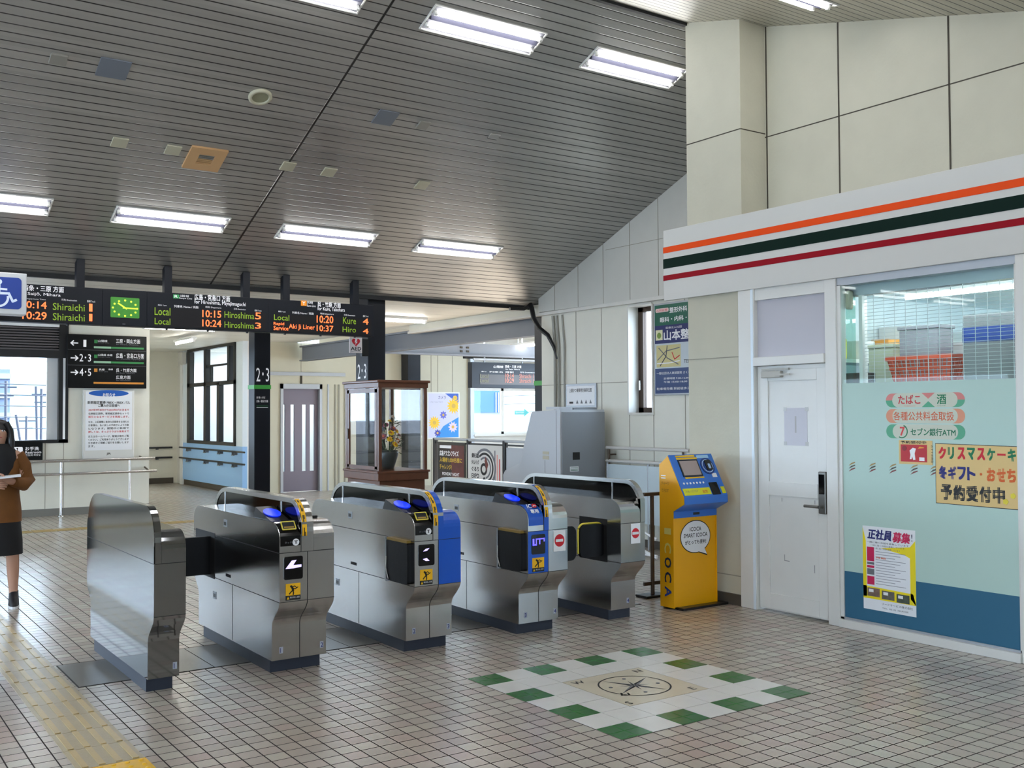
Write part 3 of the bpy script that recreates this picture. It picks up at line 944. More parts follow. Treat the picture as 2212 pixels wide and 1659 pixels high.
q.box(-0.165, 0.165, -0.165, -0.07, 0, 0.02, vb); q.box(-0.165, 0.165, 0.07, 0.165, 0, 0.02, vb); q.box(-0.165, -0.07, -0.07, 0.07, 0, 0.02, vb); q.box(0.07, 0.165, -0.07, 0.07, 0, 0.02, vb)
q.build('frame', t)
q = MB(fr)
q.box(-0.07, 0.07, -0.07, 0.07, 0.0, 0.003, black_matt)
for k in range(6):
    q.box(-0.07, 0.07, -0.066 + k * 0.024, -0.056 + k * 0.024, 0.004, 0.016, vb if k > 2 else pm)
q.build('grille', t)
fr = FS(3.163, 8.268)
t = thing('ceiling_speaker', 'round cream speaker in the ceiling', 'speaker', fr((0, 0, 0)))
q = MB(fr).lathe(0, 0, [(0.1, 0), (0.1, 0.018), (0.075, 0.024), (0.07, 0.012)], pc, 28); q.build('rim', t)
q = MB(fr).disc(0, 0, 0.074, 0.008, mat('speaker_mesh', (140, 138, 112), 0.6), th=0.004); q.build('mesh', t)

def batten(x, y, z, ln, along, label, hang=0.0):
    t = thing('batten_light', label, 'light', (x, y, z), 'bare batten lights of the low ceilings')
    d = (1, 0) if along == 'x' else (0, 1)
    q = MB()
    a, b2 = (x - (ln / 2 if d[0] else 0.05), x + (ln / 2 if d[0] else 0.05)), (y - (ln / 2 if d[1] else 0.05), y + (ln / 2 if d[1] else 0.05))
    q.box(a[0], a[1], b2[0], b2[1], z + 0.03, z + 0.07, white_paint, 0.008)
    q.build('body', t)
    q = MB()
    q.tube([(x - d[0] * ln * 0.47, y - d[1] * ln * 0.47, z), (x + d[0] * ln * 0.47, y + d[1] * ln * 0.47, z)], 0.016, batten_m, 10)
    q.build('tube', t)
    q = MB()
    for s in (-1, 1):
        ex, ey = x + s * d[0] * ln * 0.485, y + s * d[1] * ln * 0.485
        q.box(ex - 0.016, ex + 0.016, ey - 0.016, ey + 0.016, z - 0.02, z + 0.035, white_paint)
    q.build('lamp_holder', t)
    if hang:
        q = MB()
        for s in (-1, 1):
            q.tube([(x + s * d[0] * ln * 0.3, y + s * d[1] * ln * 0.3, z + 0.07), (x + s * d[0] * ln * 0.3, y + s * d[1] * ln * 0.3, z + 0.07 + hang)], 0.008, steel_bright, 6)
        q.build('hanger', t)
    return t
batten(7.2, 13.45, 2.97, 1.15, 'x', 'thin bare light on the low ceiling, beside the dark pillar next to the departure boards')
batten(5.78, 18.85, 2.92, 1.1, 'y', 'bare light at the corridor mouth, above the waiting room window', 0.04)
batten(11.3, 15.7, 2.86, 1.1, 'y', 'bare light hanging above the distant departure board', 0.36)
for (x, y) in ((5.2, 14.6), (5.0, 16.6), (2.2, 14.2), (0.2, 14.2), (-2.5, 14.2), (6.2, 16.4)):  # extra lamps added out of view to light the low zone
    batten(x, y, 2.97, 1.15, 'x', 'added bare light on the low ceiling, unseen behind the departure boards')
batten(8.3, 21.5, 2.97, 1.15, 'y', 'added bare light to brighten the waiting room')  # unseen lamp added to brighten the room behind its window

# ================================================================ THE SHOP ON THE RIGHT
XS = 6.36
w = MB()
w.box(6.37, 6.67, -6, 5.82, 2.56, 3.21, white_paint)
struct(w.build('wall_shop_header'), 'header wall behind the shop fascia')
t = thing('shop_fascia', 'long white shop fascia with orange, dark green and red stripes', 'shop sign', (6.355, 1.0, 2.59))
MB().box(6.335, 6.366, -6, 6.72, 2.592, 3.222, fascia_white, 0.004).build('sign_board', t)
for (n, z0, z1, m_) in (('orange_stripe', 3.018, 3.071, st_orange), ('green_stripe', 2.879, 2.965, st_green), ('red_stripe', 2.771, 2.818, st_red)):
    MB().box(6.332, 6.336, -6, 6.72, z0, z1, m_).build(n, t)

fr = FX(XS, 0, 0)     # a = -Y
w = MB(fr)
for (y0, y1) in ((5.68, 5.849), (4.878, 4.98), (3.33, 3.5), (-6, 1.9)):
    w.box(-y1, -y0, 0, 2.592, -0.1, 0.015, alu, 0.004)
w.box(-5.68, -4.98, 1.965, 2.035, -0.1, 0.03, alu, 0.004)
w.box(-5.68, -4.98, 2.5, 2.592, -0.1, 0.0, alu); w.box(-5.68, -4.98, 2.035, 2.5, -0.08, -0.03, mat('transom_panel', (190, 188, 196), 0.5))
w.box(-5.71, -5.685, 0, 2.592, 0.01, 0.02, mat('edge_light', (225, 236, 244), 0.3))
struct(w.build('trim_5'), 'white aluminium frame of the shop front with a blank panel above the door')
# door
w = MB(fr)
dm = mat('door_white', (226, 226, 222), 0.42, noise=0.05, nscale=4)
w.box(-5.675, -4.985, 0.02, 1.96, -0.06, -0.02, dm)
d = struct(w.build('door_2'), 'white shop door with a keypad lock')
w = MB(fr)
w.box(-5.64, -5.56, 0.03, 1.93, -0.02, -0.008, dm, 0.003); w.box(-5.08, -4.99, 0.03, 1.93, -0.02, -0.008, dm, 0.003)
w.box(-5.56, -5.08, 1.84, 1.93, -0.02, -0.008, dm, 0.003); w.box(-5.56, -5.08, 0.93, 1.04, -0.02, -0.005, dm, 0.003); w.box(-5.56, -5.08, 0.03, 0.15, -0.02, -0.008, dm, 0.003)
w.build('door_frame', d)
w = MB(fr); cl = mat('closer_grey', (176, 174, 166), 0.45)
w.box(-5.6, -5.4, 1.865, 1.92, -0.008, 0.03, cl, 0.006); w.box(-5.6, -5.33, 1.925, 1.94, 0.0, 0.02, cl); w.box(-5.45, -5.3, 1.88, 1.895, 0.03, 0.04, cl)
w.build('door_closer', d)
w = MB(fr); lk = mat('lock_metal', (120, 118, 114), 0.35, metal=0.8)
w.box(-5.055, -4.985, 0.82, 1.14, -0.008, 0.022, lk, 0.008); w.box(-5.045, -4.995, 0.97, 1.12, 0.02, 0.026, black_gloss, 0.002)
l_ = w.build('keypad_lock', d)
w = MB(fr)
w.tube([(-5.02, 0.875, 0.022), (-5.02, 0.875, 0.06)], 0.012, lk); w.tube([(-5.02, 0.875, 0.06), (-5.155, 0.875, 0.06)], 0.011, lk)
w.build('lever_handle', l_)
w = MB(fr)
for (a, b2, v) in ((-5.42, 0.42, 0.05), (-5.13, 0.36, 0.06), (-5.44, 0.885, 0.03), (-5.12, 0.885, 0.03)):
    w.box(a, a + 0.004, b2, b2 + v, -0.0195, -0.0185, ink_grey)
w.box(-5.42, -5.37, 0.42, 0.424, -0.0195, -0.0185, ink_grey)
w.build('tape_residue', d)
w = MB(FX(XS - 0.0, 0, 0))
w.box(-5.405, -5.18, 1.33, 1.625, -0.0195, -0.0178, mat('old_paper', (205, 204, 212), 0.7))
for (a, b2) in ((-5.41, 1.6), (-5.2, 1.6), (-5.41, 1.33), (-5.2, 1.33)):
    w.box(a, a + 0.03, b2, b2 + 0.03, -0.0178, -0.017, mat('tape', (190, 190, 188), 0.3))
w.box(-5.3, -5.285, 1.43, 1.56, -0.0178, -0.0174, mat('faded', (180, 178, 180), 0.7))
tag(w.build('paper_notice', loc=(XS, 5.29, 1.48)), 'faded blank paper taped to the white door', 'notice')

# shop window
WL, WR = 4.878, 3.5
w = MB(fr)
w.box(-WL, -WR, 0, 0.06, -0.1, 0.03, alu, 0.003); w.box(-WL, -WR, 0.06, 0.075, -0.1, 0.0, alu_grey); w.box(-WL, -WR, 2.535, 2.592, -0.1, 0.0, alu_grey)
w.box(-WL, -WL + 0.03, 0.06, 2.54, -0.06, 0.0, alu); w.box(-WR - 0.015, -WR, 0.06, 2.54, -0.06, 0.0, alu)
w.box(-WL, -WR, 2.46, 2.535, -0.2, -0.1, alu_grey)
w.box(-4.76, -4.73, 1.8, 2.46, -0.16, -0.1, alu); w.box(-4.86, -4.81, 1.8, 2.46, -0.13, -0.08, glass('edge_glass', (210, 232, 226)))
win = struct(w.build('window_5'), 'shop window, clear above and frosted green below')
MB(fr).box(-WL + 0.03, -WR - 0.015, 0.075, 2.535, -0.02, -0.012, mirrorish).build('pane', win)
MB(fr).box(-WL + 0.03, -WR - 0.015, 0.414, 1.803, -0.012, -0.011, frost).build('frosted_film', win)
MB(fr).box(-WL + 0.03, -WR - 0.015, 0.075, 0.414, -0.012, -0.011, frost_blue).build('blue_film', win)
w = MB(fr)
wire = mat('grille_wire', (215, 218, 220), 0.4)
k = 0
while 1.78 + k * 0.026 < 2.46:
    z = 1.78 + k * 0.026
    w.box(-4.735, -WR - 0.02, z - 0.0015, z + 0.0015, -0.135, -0.13, wire); k += 1
for k in range(14):
    a = -4.65 + k * 0.088
    w.box(a - 0.0015, a + 0.0015, 1.78, 2.46, -0.13, -0.126, wire)
tag(w.build('roller_grille', loc=(6.49, 4.1, 2.1)), 'white wire roller grille behind the clear top of the shop window', 'grille')
w = MB(fr); w.box(-4.845, -4.8, 2.36, 2.5, -0.1, -0.05, pc, 0.012)
tag(w.build('door_sensor', loc=(6.43, 4.82, 2.43)), 'small cream sensor box in the top left corner of the shop window', 'sensor')

# stickers and posters on the window
sf = -0.0085
cap_bg = mat('sticker_beige', (196, 200, 180), 0.4)
cap_rd = mat('sticker_red', (206, 120, 112), 0.4); cap_gr = mat('sticker_green', (70, 158, 118), 0.4); cap_or = mat('sticker_orange', (214, 140, 104), 0.4)
def capsule(z0, z1, label, kind):
    a0, a1 = -4.475, -3.87
    q = MB(FX(XS, 0, 0))
    r = (z1 - z0) / 2 - 0.001
    q.rrect(a0, a1, z0, z1, r, -0.011, cap_bg, 0.001)
    top, bot = {'a': (cap_rd, cap_gr), 'b': (cap_or, cap_or), 'c': (cap_gr, cap_gr)}[kind]
    zm = (z0 + z1) / 2
    def crescent(cx_, sgn, up, m_):
        pts = []
        for i in range(9):
            t = math.radians(90 * i / 8)
            pts.append((cx_ - sgn * (r * math.sin(t)), zm + up * r * math.cos(t)))
        for i in range(9):
            t = math.radians(90 - 90 * i / 8)
            pts.append((cx_ + sgn * 0.05 - sgn * (r * math.sin(t)) * 0.95, zm + up * r * math.cos(t)))
        q.flat(pts, -0.0098, m_)
    crescent(a0 + r, 1, 1, top); crescent(a0 + r, 1, -1, bot); crescent(a1 - r, -1, 1, top); crescent(a1 - r, -1, -1, bot)
    if kind == 'a':
        for (m_, s) in ((cap_rd, 1), (cap_gr, -1)):
            q.flat([(-4.19, zm + s * r), (-4.09, zm + s * r), (-4.14, zm + s * 0.008)], -0.0098, m_)
        q.text('たばこ', -4.375, zm - 0.027, 0.064, -0.0095, mat('tobacco_red', (196, 32, 40), 0.5), w=0.175, bold=0.015)
        q.text('酒', -4.075, zm - 0.03, 0.068, -0.0095, ink_green, w=0.07, bold=0.015)
        q.text('TOBACCO', -4.33, zm - 0.044, 0.008, -0.0095, cap_rd, w=0.09); q.text('LIQUOR', -4.07, zm - 0.044, 0.008, -0.0095, cap_gr, w=0.06)
    elif kind == 'b':
        q.text('各種公共料金取扱', -4.415, zm - 0.031, 0.062, -0.0095, mat('utility_orange', (206, 90, 40), 0.5), w=0.465, bold=0.008)
    else:
        q.text('セブン銀行ATM', -4.28, zm - 0.028, 0.052, -0.0095, mat('bank_green', (0, 104, 66), 0.5), w=0.34, bold=0.018)
        q.text('7', -4.365, zm - 0.03, 0.062, -0.0095, mat('bank_red', (214, 60, 60), 0.5), bold=0.03)
        q.ring(-4.35, zm, 0.04, 0.048, -0.0093, ink_green, a0=math.radians(-120), a1=math.radians(70))
    return tag(q.build('window_sticker', loc=(XS, 4.17, zm)), label, 'sticker', 'capsule shaped service stickers on the shop window')
capsule(1.622, 1.722, 'top capsule sticker on the shop window, red hiragana and a green character', 'a')
capsule(1.511, 1.612, 'middle capsule sticker on the shop window, orange characters', 'b')
capsule(1.403, 1.503, 'bottom capsule sticker on the shop window, green lettering ending in ATM', 'c')
q = MB(FX(XS, 0, 0))
kraft = mat('kraft_card', (224, 192, 130), 0.7, noise=0.05)
q.box(-4.374, -4.114, 1.225, 1.392, -0.011, -0.0095, kraft)
q.box(-4.36, -4.155, 1.242, 1.362, -0.0095, -0.009, mat('poster_red', (188, 22, 36), 0.5))
q.text('予約受付中', -4.36, 1.368, 0.02, -0.0088, ink, w=0.2, bold=0.03)
q.text('おすすめ商品', -4.125, 1.36, 0.018, -0.0088, ink, w=0.12, rot=-math.pi / 2)
q.flat([(-4.29, 1.26), (-4.275, 1.26), (-4.27, 1.28), (-4.262, 1.255), (-4.245, 1.258), (-4.25, 1.30), (-4.24, 1.335), (-4.265, 1.34), (-4.29, 1.32), (-4.283, 1.29)], -0.0088, white)
q.flat([(-4.225, 1.335), (-4.175, 1.34), (-4.18, 1.345), (-4.21, 1.35)], -0.0088, mat('gold', (226, 150, 40), 0.5)); q.box(-4.215, -4.175, 1.25, 1.275, -0.009, -0.0086, white)
q.disc(-4.33, 1.335, 0.018, -0.0089, mat('poster_dkred', (140, 14, 30), 0.5))
tag(q.build('poster', loc=(XS, 4.24, 1.3)), 'small red poster on kraft card, above left of the big handwritten sign', 'poster')
q = MB(FX(XS, 0, 0))
q.flat([(-4.092, 1.376), (-3.50, 1.368), (-3.505, 0.962), (-4.094, 0.967)], -0.0095, ink)
q.prism([(-4.089, 1.372), (-3.504, 1.364), (-3.509, 0.967), (-4.090, 0.971)], -0.011, -0.009, kraft)
rd = mat('brush_red', (204, 24, 44), 0.6); gn = mat('brush_green', (0, 112, 70), 0.6); nv = mat('brush_navy', (24, 30, 110), 0.6); orr = mat('brush_orange', (214, 96, 30), 0.6)
for i, (ch, m_) in enumerate(zip('クリスマスケーキ', (rd, gn, rd, gn, rd, gn, rd, gn))):
    q.text(ch, -4.068 + i * 0.0695, 1.27 if ch != 'ー' else 1.305, 0.082 if ch != 'ー' else 0.014, -0.0085, m_, w=0.056 if ch not in 'リ' else 0.046, bold=0.045)
for i, (ch, m_) in enumerate(zip('冬ギフト・おせち', (nv, nv, nv, nv, orr, orr, orr, orr))):
    sm = ch == '・'
    q.text(ch, -4.068 + i * 0.0685 + (0.02 if sm else 0), 1.135 if not sm else 1.17, 0.088 if not sm else 0.018, -0.0085, m_, w=0.06 if not sm else 0.018, bold=0.045)
for i, ch in enumerate('予約受付中'):
    q.text(ch, -4.055 + i * 0.092, 0.995, 0.105, -0.0085, ink, w=0.084, bold=0.045)
yst = mat('star_yellow', (226, 206, 50), 0.5)
for (a, b2) in ((-3.60, 1.01), (-3.55, 1.05)):
    q.disc(a, b2, 0.02, -0.0088, yst, n=5)
tag(q.build('handwritten_sign', loc=(XS, 3.8, 1.17)), 'big handwritten kraft paper sign in red, green, navy and orange brush strokes', 'sign')
q = MB(FX(XS, 0, 0))
a0, a1, b0, b1 = -4.685, -4.257, 0.164, 0.764
q.box(a0, a1, b0, b1, -0.011, -0.0095, paper)
yl = mat('poster_yellow', (246, 224, 20), 0.5); mag = mat('poster_magenta', (206, 24, 84), 0.5)
ww, hh = a1 - a0, b1 - b0
def P_(u, v): return (a0 + u * ww, b1 - v * hh)
q.flat([P_(0, 0.02), P_(0.06, 0.18), P_(0.07, 0.85), P_(0, 0.85)], -0.0092, yl)
q.flat([P_(1, 0.12), P_(0.9, 0.2), P_(0.35, 0.25), P_(0.8, 0.3), P_(0.9, 0.33), P_(0.9, 0.8), P_(1, 0.87)], -0.0092, yl)
q.flat([P_(0, 0.72), P_(0.95, 0.74), P_(1, 0.87), P_(0, 0.87)], -0.0092, yl)
q.text('正社員', a0 + 0.09 * ww, b1 - 0.155 * hh, 0.075, -0.0088, ink_navy, w=0.2, bold=0.035, shear=0.15)
q.text('募集', a0 + 0.57 * ww, b1 - 0.165 * hh, 0.075, -0.0088, mag, w=0.14, bold=0.035, shear=0.15)
q.text('!', a0 + 0.93 * ww, b1 - 0.13 * hh, 0.05, -0.0088, navy)
for k in range(3):
    q.text('一緒に働く仲間を募集しています', a0 + (0.08 + 0.07 * k) * ww, b1 - (0.2 + 0.035 * k) * hh, 0.013, -0.0088, ink if k == 0 else ink_grey, w=(0.8 - 0.15 * k) * ww)
for (v0, v1, m_) in ((0.25, 0.42, mag), (0.43, 0.46, ink_grey), (0.47, 0.5, mag), (0.51, 0.58, ink_grey), (0.6, 0.7, mag)):
    q.box(a0 + 0.08 * ww, a0 + 0.22 * ww, b1 - v1 * hh, b1 - v0 * hh, -0.0092, -0.0086, m_)
for k in range(13):
    v = 0.3 + k * 0.032
    q.box(a0 + 0.25 * ww, a0 + (0.82 - 0.2 * ((k * 7) % 3) / 2) * ww, b1 - v * hh, b1 - (v - 0.006) * hh, -0.0092, -0.0088, mat('fine_print', (150, 150, 160), 0.7))
q.text('月給', a0 + 0.25 * ww, b1 - 0.38 * hh, 0.014, -0.0086, ink_orange, w=0.2 * ww, bold=0.02)
for k, c3 in enumerate(((120, 96, 84), (96, 92, 84), (74, 84, 70))):
    u0 = 0.08 + k * 0.28
    q.box(a0 + u0 * ww, a0 + (u0 + 0.24) * ww, b1 - (0.84 + 0.012 * k) * hh, b1 - (0.74 + 0.012 * k) * hh, -0.0092, -0.0086, mat('photo_%d' % k, c3, 0.6, noise=0.6, nscale=30))
    q.box(a0 + (u0 + 0.03) * ww, a0 + (u0 + 0.12) * ww, b1 - (0.79 + 0.012 * k) * hh, b1 - (0.755 + 0.012 * k) * hh, -0.0086, -0.0084, white)
q.text('フードサービス株式会社', a0 + 0.36 * ww, b1 - 0.925 * hh, 0.017, -0.0088, ink, w=0.58 * ww)
q.text('TEL 担当 採用係', a0 + 0.36 * ww, b1 - 0.97 * hh, 0.012, -0.0088, ink_grey, w=0.5 * ww)
tag(q.build('poster', loc=(XS, 4.47, 0.46)), 'yellow and white job poster low on the shop window', 'poster')
for i, y in enumerate((4.772, 4.598, 4.429, 4.26, 4.108)):
    q = MB(FX(XS, y, 1.183))
    for k, m_ in enumerate((mat('decal_gold', (160, 130, 70), 0.4), mat('decal_dark', (60, 52, 40), 0.4), mat('decal_red', (120, 52, 44), 0.4))):
        zz = 0.028 - k * 0.021
        q.flat([(-0.028, zz - 0.018), (-0.004, zz + 0.004), (0.03, zz + 0.014), (0.03, zz + 0.006), (0.0, zz - 0.006)], -0.0095, m_)
    lbs = ('three-stroke dark decal on the shop glass, nearest the door', 'three-stroke dark decal on the shop glass, second from the door', 'three-stroke dark decal on the shop glass, third from the door',
           'three-stroke dark decal on the shop glass, just below the red poster', 'three-stroke dark decal half hidden by the big handwritten sign')
    tag(q.build('glass_decal', loc=(XS, y, 1.183)), lbs[i], 'decal', 'row of small stroke decals on the shop glass')

# inside the shop
w = MB()
w.box(10.5, 10.6, -6, 5.82, 0, 2.75, white_paint); w.box(6.46, 10.5, 5.7, 5.82, 0, 2.75, mat('shop_inner', (226, 234, 236), 0.5))
struct(w.build('wall_shop_inside'), 'white walls inside the shop')
struct(MB().box(6.46, 10.6, -6, 5.7, 2.62, 2.75, mat('shop_ceiling', (206, 224, 230), 0.5)).build('ceiling_shop'))
for (x, y0, y1, lb) in ((6.69, 3.4, 4.95, 'long strip light inside the shop, along the top of the window'), (7.66, 2.8, 5.2, 'second strip light inside the shop, deeper in the ceiling')):
    t = thing('strip_light', lb, 'light', (x, (y0 + y1) / 2, 2.6), 'strip lights inside the shop')
    MB().box(x - 0.06, x + 0.06, y0, y1, 2.575, 2.62, white_paint, 0.01).build('body', t)
    MB().tube([(x, y0 + 0.03, 2.555), (x, y1 - 0.03, 2.555)], 0.02, mat('shop_tube', (255, 255, 255), 0.5, emit=(250, 254, 255), es=26), 10).build('tube', t)
t = thing('strip_light', 'strip light far inside the shop, right', 'light', (9.2, 3.4, 2.6), 'strip lights inside the shop')
MB().box(9.14, 9.26, 0, 5, 2.575, 2.615, white_paint).build('body', t)
MB().tube([(9.2, 0.03, 2.555), (9.2, 4.9, 2.555)], 0.02, mat('shop_tube'), 10).build('tube', t)
t = thing('storage_rack', 'grey storage rack behind the shop window, bearing a basket and boxes', 'rack', (7.1, 4.2, 0))
rk = mat('rack_grey', (150, 152, 150), 0.5)
for (z) in (0.6, 1.2, 1.74):
    MB().box(6.8, 7.5, 3.3, 5.3, z, z + 0.03, rk).build('shelf', t)
for (x, y) in ((6.82, 3.32), (6.82, 5.27), (7.47, 3.32), (7.47, 5.27)):
    MB().box(x - 0.015, x + 0.015, y - 0.015, y + 0.015, 0, 1.77, rk).build('post', t)
# basket
def basket(x, y, z, label):
    t = thing('shopping_basket', label, 'basket', (x, y, z))
    ob = mat('basket_orange', (232, 92, 62), 0.45)
    q = MB()
    L1, W1, L0, W0, H = 0.27, 0.18, 0.225, 0.14, 0.245
    for (s0, s1, z0, z1) in ((1.0, 1.0, 0.2, 0.225),):
        pass
    def quad(pts): q.add(pts, [(0, 1, 2, 3)], ob)
    n = 14
    for k in range(n):
        for side in (0, 1):
            sg = 1 if side else -1
            u0, u1 = -1 + 2 * k / n, -1 + 2 * (k + 0.75) / n
            q.add([(x + sg * W0, y + u0 * L0, z), (x + sg * W0, y + u1 * L0, z), (x + sg * W1, y + u1 * L1, z + H - 0.03), (x + sg * W1, y + u0 * L1, z + H - 0.03)], [(0, 1, 2, 3)], ob)
            q.add([(x + u0 * W0, y + sg * L0, z), (x + u1 * W0, y + sg * L0, z), (x + u1 * W1, y + sg * L1, z + H - 0.03), (x + u0 * W1, y + sg * L1, z + H - 0.03)], [(0, 1, 2, 3)], ob)
    for (zz) in (0.07, 0.14):
        f_ = zz / (H - 0.03); ww_ = W0 + (W1 - W0) * f_ + 0.002; ll = L0 + (L1 - L0) * f_ + 0.002
        q.box(x - ww_, x + ww_, y - ll - 0.004, y - ll, z + zz, z + zz + 0.016, ob); q.box(x - ww_, x + ww_, y + ll, y + ll + 0.004, z + zz, z + zz + 0.016, ob)
        q.box(x - ww_ - 0.004, x - ww_, y - ll, y + ll, z + zz, z + zz + 0.016, ob); q.box(x + ww_, x + ww_ + 0.004, y - ll, y + ll, z + zz, z + zz + 0.016, ob)
    q.box(x - W0, x + W0, y - L0, y + L0, z, z + 0.006, ob)
    q.build('body', t)
    q = MB()
    q.box(x - W1 - 0.015, x + W1 + 0.015, y - L1 - 0.015, y - L1, z + H - 0.035, z + H, ob); q.box(x - W1 - 0.015, x + W1 + 0.015, y + L1, y + L1 + 0.015, z + H - 0.035, z + H, ob)
    q.box(x - W1 - 0.015, x - W1, y - L1, y + L1, z + H - 0.035, z + H, ob); q.box(x + W1, x + W1 + 0.015, y - L1, y + L1, z + H - 0.035, z + H, ob)
    q.build('rim', t)
    return t
basket(7.1, 4.575, 1.772, 'orange shopping basket behind the shop window')
def carton(name, x0, x1, y0, y1, z0, z1, m_, label, stripe=None, lid=True):
    t = thing(name, label, 'box', ((x0 + x1) / 2, (y0 + y1) / 2, z0))
    MB().box(x0, x1, y0, y1, z0, z1, m_, 0.006).build('body', t)
    if lid:
        MB().box(x0 - 0.012, x1 + 0.012, y0 - 0.012, y1 + 0.012, z1, z1 + 0.03, m_, 0.006).build('lid', t)
    if stripe:
        MB().box(x0 - 0.002, x1 + 0.002, y0 - 0.002, y1 + 0.002, stripe[0], stripe[1], stripe[2]).build('blue_band', t)
    return t
gb = mat('grey_box', (150, 150, 160), 0.5)
carton('storage_box', 7.0, 7.2, 4.46, 4.79, 1.779, 2.22, gb, 'tall grey box standing in the orange basket')
carton('storage_crate', 6.85, 7.3, 3.45, 4.17, 1.772, 2.28, mat('grey_crate', (134, 134, 138), 0.5), 'grey crate with a broad blue band, right side of the shop window', (2.085, 2.19, mat('crate_blue', (20, 60, 150), 0.45)), lid=False)
carton('storage_box', 7.08, 7.3, 4.9, 5.13, 1.77, 2.1, mat('cream_box', (206, 214, 190), 0.6), 'cream box left of the orange basket in the shop window')
carton('storage_box', 7.32, 7.48, 4.3, 4.6, 1.77, 2.1, mat('white_box', (232, 236, 236), 0.6), 'white box right behind the orange basket')
carton('storage_box', 6.86, 6.99, 5.0, 5.24, 1.77, 1.9, mat('dark_box', (70, 70, 70), 0.6), 'dark low box at the left end of the rack in the shop window', lid=False)
t = thing('hanging_banner', 'yellow banner hanging inside the shop behind the boxes', 'banner', (8.1, 4.4, 2.0))
q = MB(); q.add([(8.1, 4.75, 2.36), (8.1, 4.35, 2.4), (8.1, 4.3, 1.75), (8.1, 4.7, 1.75)], [(0, 1, 2, 3)], mat('banner_yellow', (228, 220, 80), 0.6)); q.build('cloth', t)
MB().tube([(8.1, 4.8, 2.37), (8.1, 4.3, 2.41)], 0.012, alu).build('rod', t)
t = thing('display_shelf', 'white shelving against the inner wall of the shop', 'shelf', (9.2, 5.4, 0))
for z in (0.4, 0.8, 1.2, 1.6, 2.0):
    MB().box(6.9, 10.3, 5.35, 5.68, z, z + 0.03, white_paint).build('shelf', t)
for x in (6.9, 8.0, 9.1, 10.25):
    MB().box(x, x + 0.04, 5.35, 5.68, 0, 2.35, white_paint).build('upright', t)
cols = [(200, 60, 60), (240, 220, 90), (60, 120, 190), (230, 232, 230), (90, 150, 90), (240, 160, 60), (180, 190, 200)]
for i in range(16):
    z = (1.63, 2.03)[i % 2]
    x = 7.0 + (i // 2) * 0.38
    hgt = 0.16 + 0.1 * random.random()
    nmx = ('first', 'second', 'third', 'fourth', 'fifth', 'sixth', 'seventh', 'eighth')[i // 2]
    MBx = MB().box(x, x + 0.2, 5.42, 5.6, z + 0.001, z + hgt, mat('goods_%d' % (i % 7), cols[i % 7], 0.5), 0.01)
    tag(MBx.build('goods_box', loc=(x + 0.1, 5.5, z)), '%s goods box from the shop window on the %s inner shelf' % (nmx, ('second highest', 'highest')[i % 2]), 'goods', 'goods on the inner shelves of the shop')

# ================================================================ TICKET GATES
GY = 5.93
def ellarc(cy, cz, a, b, t0, t1, n=7):
    return [(cy + a * math.cos(math.radians(t0 + (t1 - t0) * k / n)), cz + b * math.sin(math.radians(t0 + (t1 - t0) * k / n))) for k in range(n + 1)]
def scurve(y0, z0, y1, z1, n=8):
    r = []
    for k in range(1, n):
        t = k / n
        r.append((y0 + (y1 - y0) * (3 * t * t - 2 * t ** 3), z0 + (z1 - z0) * t))
    return r
LOWP = [(0.12, 0.075), (0.12, 0.29)] + scurve(0.12, 0.29, 0, 0.45) + [(0.0, 0.45)]
LOWB = [(1.65, 0.45)] + scurve(1.65, 0.45, 1.53, 0.29) + [(1.53, 0.29), (1.53, 0.075)]
TOPF = [(0, 0.75), (0, 0.83)] + ellarc(0.13, 0.83, 0.13, 0.1, 180, 90)[1:]          # front rounding of a counter
TOPB = ellarc(1.52, 0.83, 0.13, 0.1, 90, 0) + [(1.65, 0.45)]
BODY = LOWP + TOPF + TOPB + LOWB[1:]
HOODO = [(-0.004, 0.75), (-0.004, 0.87)] + ellarc(0.17, 0.87, 0.174, 0.198, 180, 90, 10)[1:] + ellarc(1.36, 0.87, 0.255, 0.195, 90, 8, 10)
HOODI = [(0.03, 0.925), (0.031, 0.935)] + ellarc(0.175, 0.87, 0.143, 0.168, 157, 90, 10)[1:] + ellarc(1.355, 0.87, 0.225, 0.166, 90, 20, 10)

def gp(x0):
    return lambda p: (x0 + p[0], GY + p[1], p[2])
def strip(q, path, x0, x1, off, material):
    """a thin film that follows a front outline"""
    n = len(path); o = []
    for i, p in enumerate(path):
        a, b2 = path[max(0, i - 1)], path[min(n - 1, i + 1)]
        d = Vector((b2[0] - a[0], b2[1] - a[1]))
        d.normalize()
        o.append((p[0] - d.y * off, p[1] + d.x * off))
    vs = [(x0, p[0], p[1]) for p in o] + [(x1, p[0], p[1]) for p in o]
    q.add(vs, [(i, i + 1, n + i + 1, n + i) for i in range(n - 1)], material)
def tangent(path, i):
    a, b2 = path[i - 1], path[i + 1]
    d = Vector((b2[0] - a[0], b2[1] - a[1])).normalized()
    y, z = path[i]
    return y, z, d
def fcorner(x0, off=0.0):
    """frame lying on the rounded front corner of a counter: a right, b up the slope, c out"""
    y, z = 0.13 + 0.13 * math.cos(math.radians(148)), 0.83 + 0.1 * math.sin(math.radians(148))
    d = Vector((0.13 * math.sin(math.radians(148)), -0.1 * math.cos(math.radians(148)))).normalized()
    return lambda p: (x0 + p[0], GY + y + d.x * p[1] - d.y * p[2], z + d.y * p[1] + d.x * p[2])

